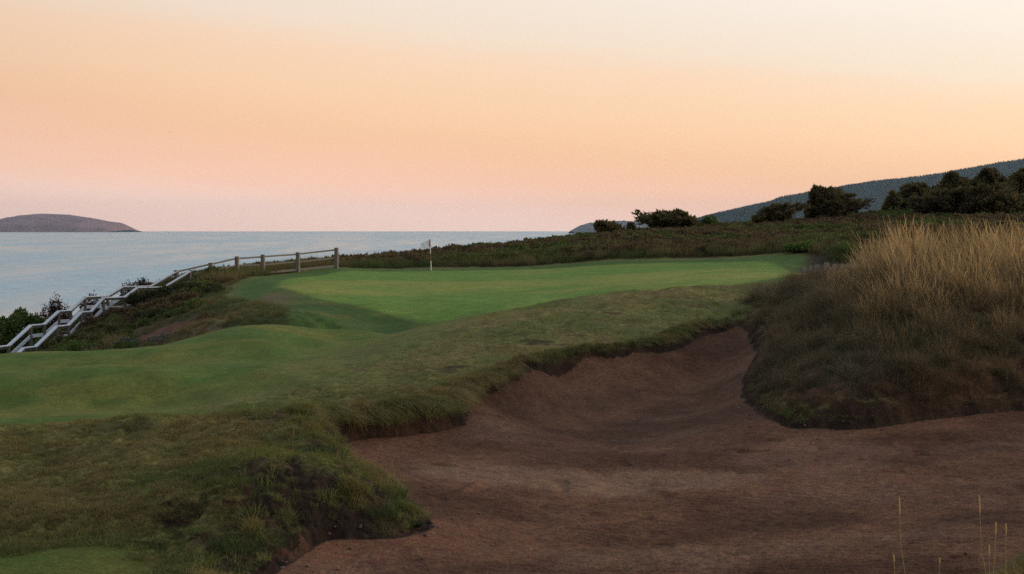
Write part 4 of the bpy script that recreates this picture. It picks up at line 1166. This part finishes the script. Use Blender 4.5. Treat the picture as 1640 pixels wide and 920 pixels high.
# single dry stalks standing at the near rim of the bunker
for lab, px, py, d, ln in (("lone dry grass stalk, leftmost and higher of the pair before the sand", 1440, 795, 11.4, 9),
                       ("tallest dry grass stalk, left of the right hand group", 1568, 792, 11.2, 12),
                       ("dry grass stalk leaning right, middle of the right hand group", 1595, 835, 11.3, -6),
                       ("straight dry grass stalk, rightmost of all", 1611, 838, 11.5, 0),
                       ("short dry grass stalk by the bottom edge, leftmost below the pair", 1431, 888, 11.5, 8),
                       ("short dry grass stalk at the bottom between the two groups", 1505, 893, 11.6, -2),
                       ("dry grass stalk low in the right hand group at the corner", 1584, 872, 11.3, 2)):
    top = at(px, py, d); bx = top.x + ln/F*d*2.2; g = hz(bx, d)
    root = empty("grass_stalk", (bx, d, g)); tag(root, lab, "grass stalk", "dry stalks at the bunker's near rim")
    b0 = Vector((0, 0, -0.03)); tpv = top - Vector((bx, d, g))
    mid = tpv*0.55 + Vector((-0.02*ln/6, 0, 0.02))
    P = [b0.lerp(mid, t/0.55) if t <= 0.55 else mid.lerp(tpv, (t-0.55)/0.45) for t in (0, .28, .55, .75, .9)]
    mb = MB(); mb.tube(P, [0.0022, 0.002, 0.0018, 0.0016, 0.0014], 5); mb.build("stem", M["stalk"], root)
    mb = MB(); mb.tube([mid.lerp(tpv, .62), mid.lerp(tpv, .72), mid.lerp(tpv, .84), mid.lerp(tpv, .94), tpv], [0.002, 0.008, 0.0065, 0.007, 0.001], 5); mb.build("seed_head", M["stalk"], root)

# ------------------------------------------------------------------ soil clods and small stones
def stone_proto():
    import bmesh
    bm = bmesh.new(); bmesh.ops.create_icosphere(bm, subdivisions=1, radius=1.0)
    V = np.array([v.co[:] for v in bm.verts]); Fc = np.array([[v.index for v in f.verts] for f in bm.faces]); bm.free()
    V = V*(0.75+0.5*rng.random((len(V), 1)))*np.array([1, .8, .6])
    return V, Fc, rng.random(len(V)), rng.random(len(V))
M["clod"] = leaf_mat("soil_clod", (0.085, 0.042, 0.028), (0.14, 0.080, 0.056), 0.45, (0.13, 0.10, 0.08), 0)
P_stone = proto_set("clod", [stone_proto() for _ in range(6)], M["clod"])
m_s = (s_b > -0.9) & (s_b < 0.25) & near & VIS & (y > 12)
Pc, rc = pick(m_s, 1500)
keep = rng.random(len(Pc)) < np.where(poly_sd(Pc[:, 0], Pc[:, 1], BANK) < 1.0, 1.0, 0.3)
Pc = Pc[keep]
o = scatter("soil_clods", Pc, 0.006+0.030*rng.random(len(Pc))**4, P_stone, (rng.random(len(Pc)) > 0.93)*1.0, tiltv=0.6)
tag(o, "small reddish soil clods and pebbles fallen below the bunker edges", "clods", kind="stuff")

# ------------------------------------------------------------------ gulls
M["gull"] = simple_mat("gull_feathers", (0.22, 0.19, 0.17), 0.8, 0.1, 4)
def gull(label, px, py, d, span, rz):
    p = at(px, py, d); root = empty("gull", p); root.rotation_euler.z = rz
    tag(root, label, "bird", "gulls over the sea")
    mb = MB(); s_ = span
    mb.tube([(0, -.20*s_, 0), (0, -.10*s_, .012*s_), (0, .04*s_, .01*s_), (0, .15*s_, .015*s_), (0, .20*s_, .012*s_)], [.006*s_, .03*s_, .045*s_, .03*s_, .008*s_], 7)
    mb.build("body", M["gull"], root, True)
    for sg in (-1, 1):
        W_ = [(0.02, .06, 0), (0.22, .09, .10), (0.50, -.02, .06)]
        V = []
        for (x_, y_, z_), ch in zip(W_, (.13, .10, .02)):
            for dy in (0.5, -0.5):
                for dz in (.006, -.006):
                    V.append((sg*x_*s_, (y_+dy*ch)*s_, (z_+dz)*s_))
        Fq = []
        for i in (0, 1):
            a = i*4
            Fq += [(a, a+2, a+6, a+4), (a+1, a+5, a+7, a+3), (a, a+4, a+5, a+1), (a+2, a+3, a+7, a+6)]
        Fq += [(8, 10, 11, 9), (0, 1, 3, 2)]
        me = bpy.data.meshes.new("wing"); me.from_pydata(V, [], Fq); me.update(); me.materials.append(M["gull"])
        link("wing", me, root)
gull("largest of three tiny gulls in the sky over the sea", 273.5, 212, 330, 1.1, 0.5)
gull("faint tiny gull high in the sky, right of the others", 418, 197.5, 460, 1.1, -0.4)
gull("tiny gull lowest in the sky just above the sea horizon", 226, 324, 480, 1.0, 0.9)

# ------------------------------------------------------------------ sea air
hm = bpy.data.materials.new("sea_air"); hm.use_nodes = True
hn = hm.node_tree
for n in list(hn.nodes): hn.nodes.remove(n)
ho = hn.nodes.new("ShaderNodeOutputMaterial"); pv = hn.nodes.new("ShaderNodeVolumePrincipled")
pv.inputs["Color"].default_value = (0.64, 0.83, 1.0, 1)
pv.inputs["Density"].default_value = 1.8e-5
pv.inputs["Anisotropy"].default_value = 0.35
hn.links.new(pv.outputs[0], ho.inputs["Volume"])
X0, X1, Y0, Y1, Z0, Z1 = -11600, 11600, -200, 24600, SEA_Z-6, 440
hv = [(x_, y_, z_) for z_ in (Z0, Z1) for (x_, y_) in ((X0, Y0), (X1, Y0), (X1, Y1), (X0, Y1))]
me = bpy.data.meshes.new("haze"); me.from_pydata(hv, [], [(0, 3, 2, 1), (4, 5, 6, 7), (0, 1, 5, 4), (1, 2, 6, 5), (2, 3, 7, 6), (3, 0, 4, 7)]); me.update()
me.materials.append(hm)
haze = link("haze", me)
tag(haze, "thin blue sea air between the shore and the far island and hills", "haze", kind="stuff")
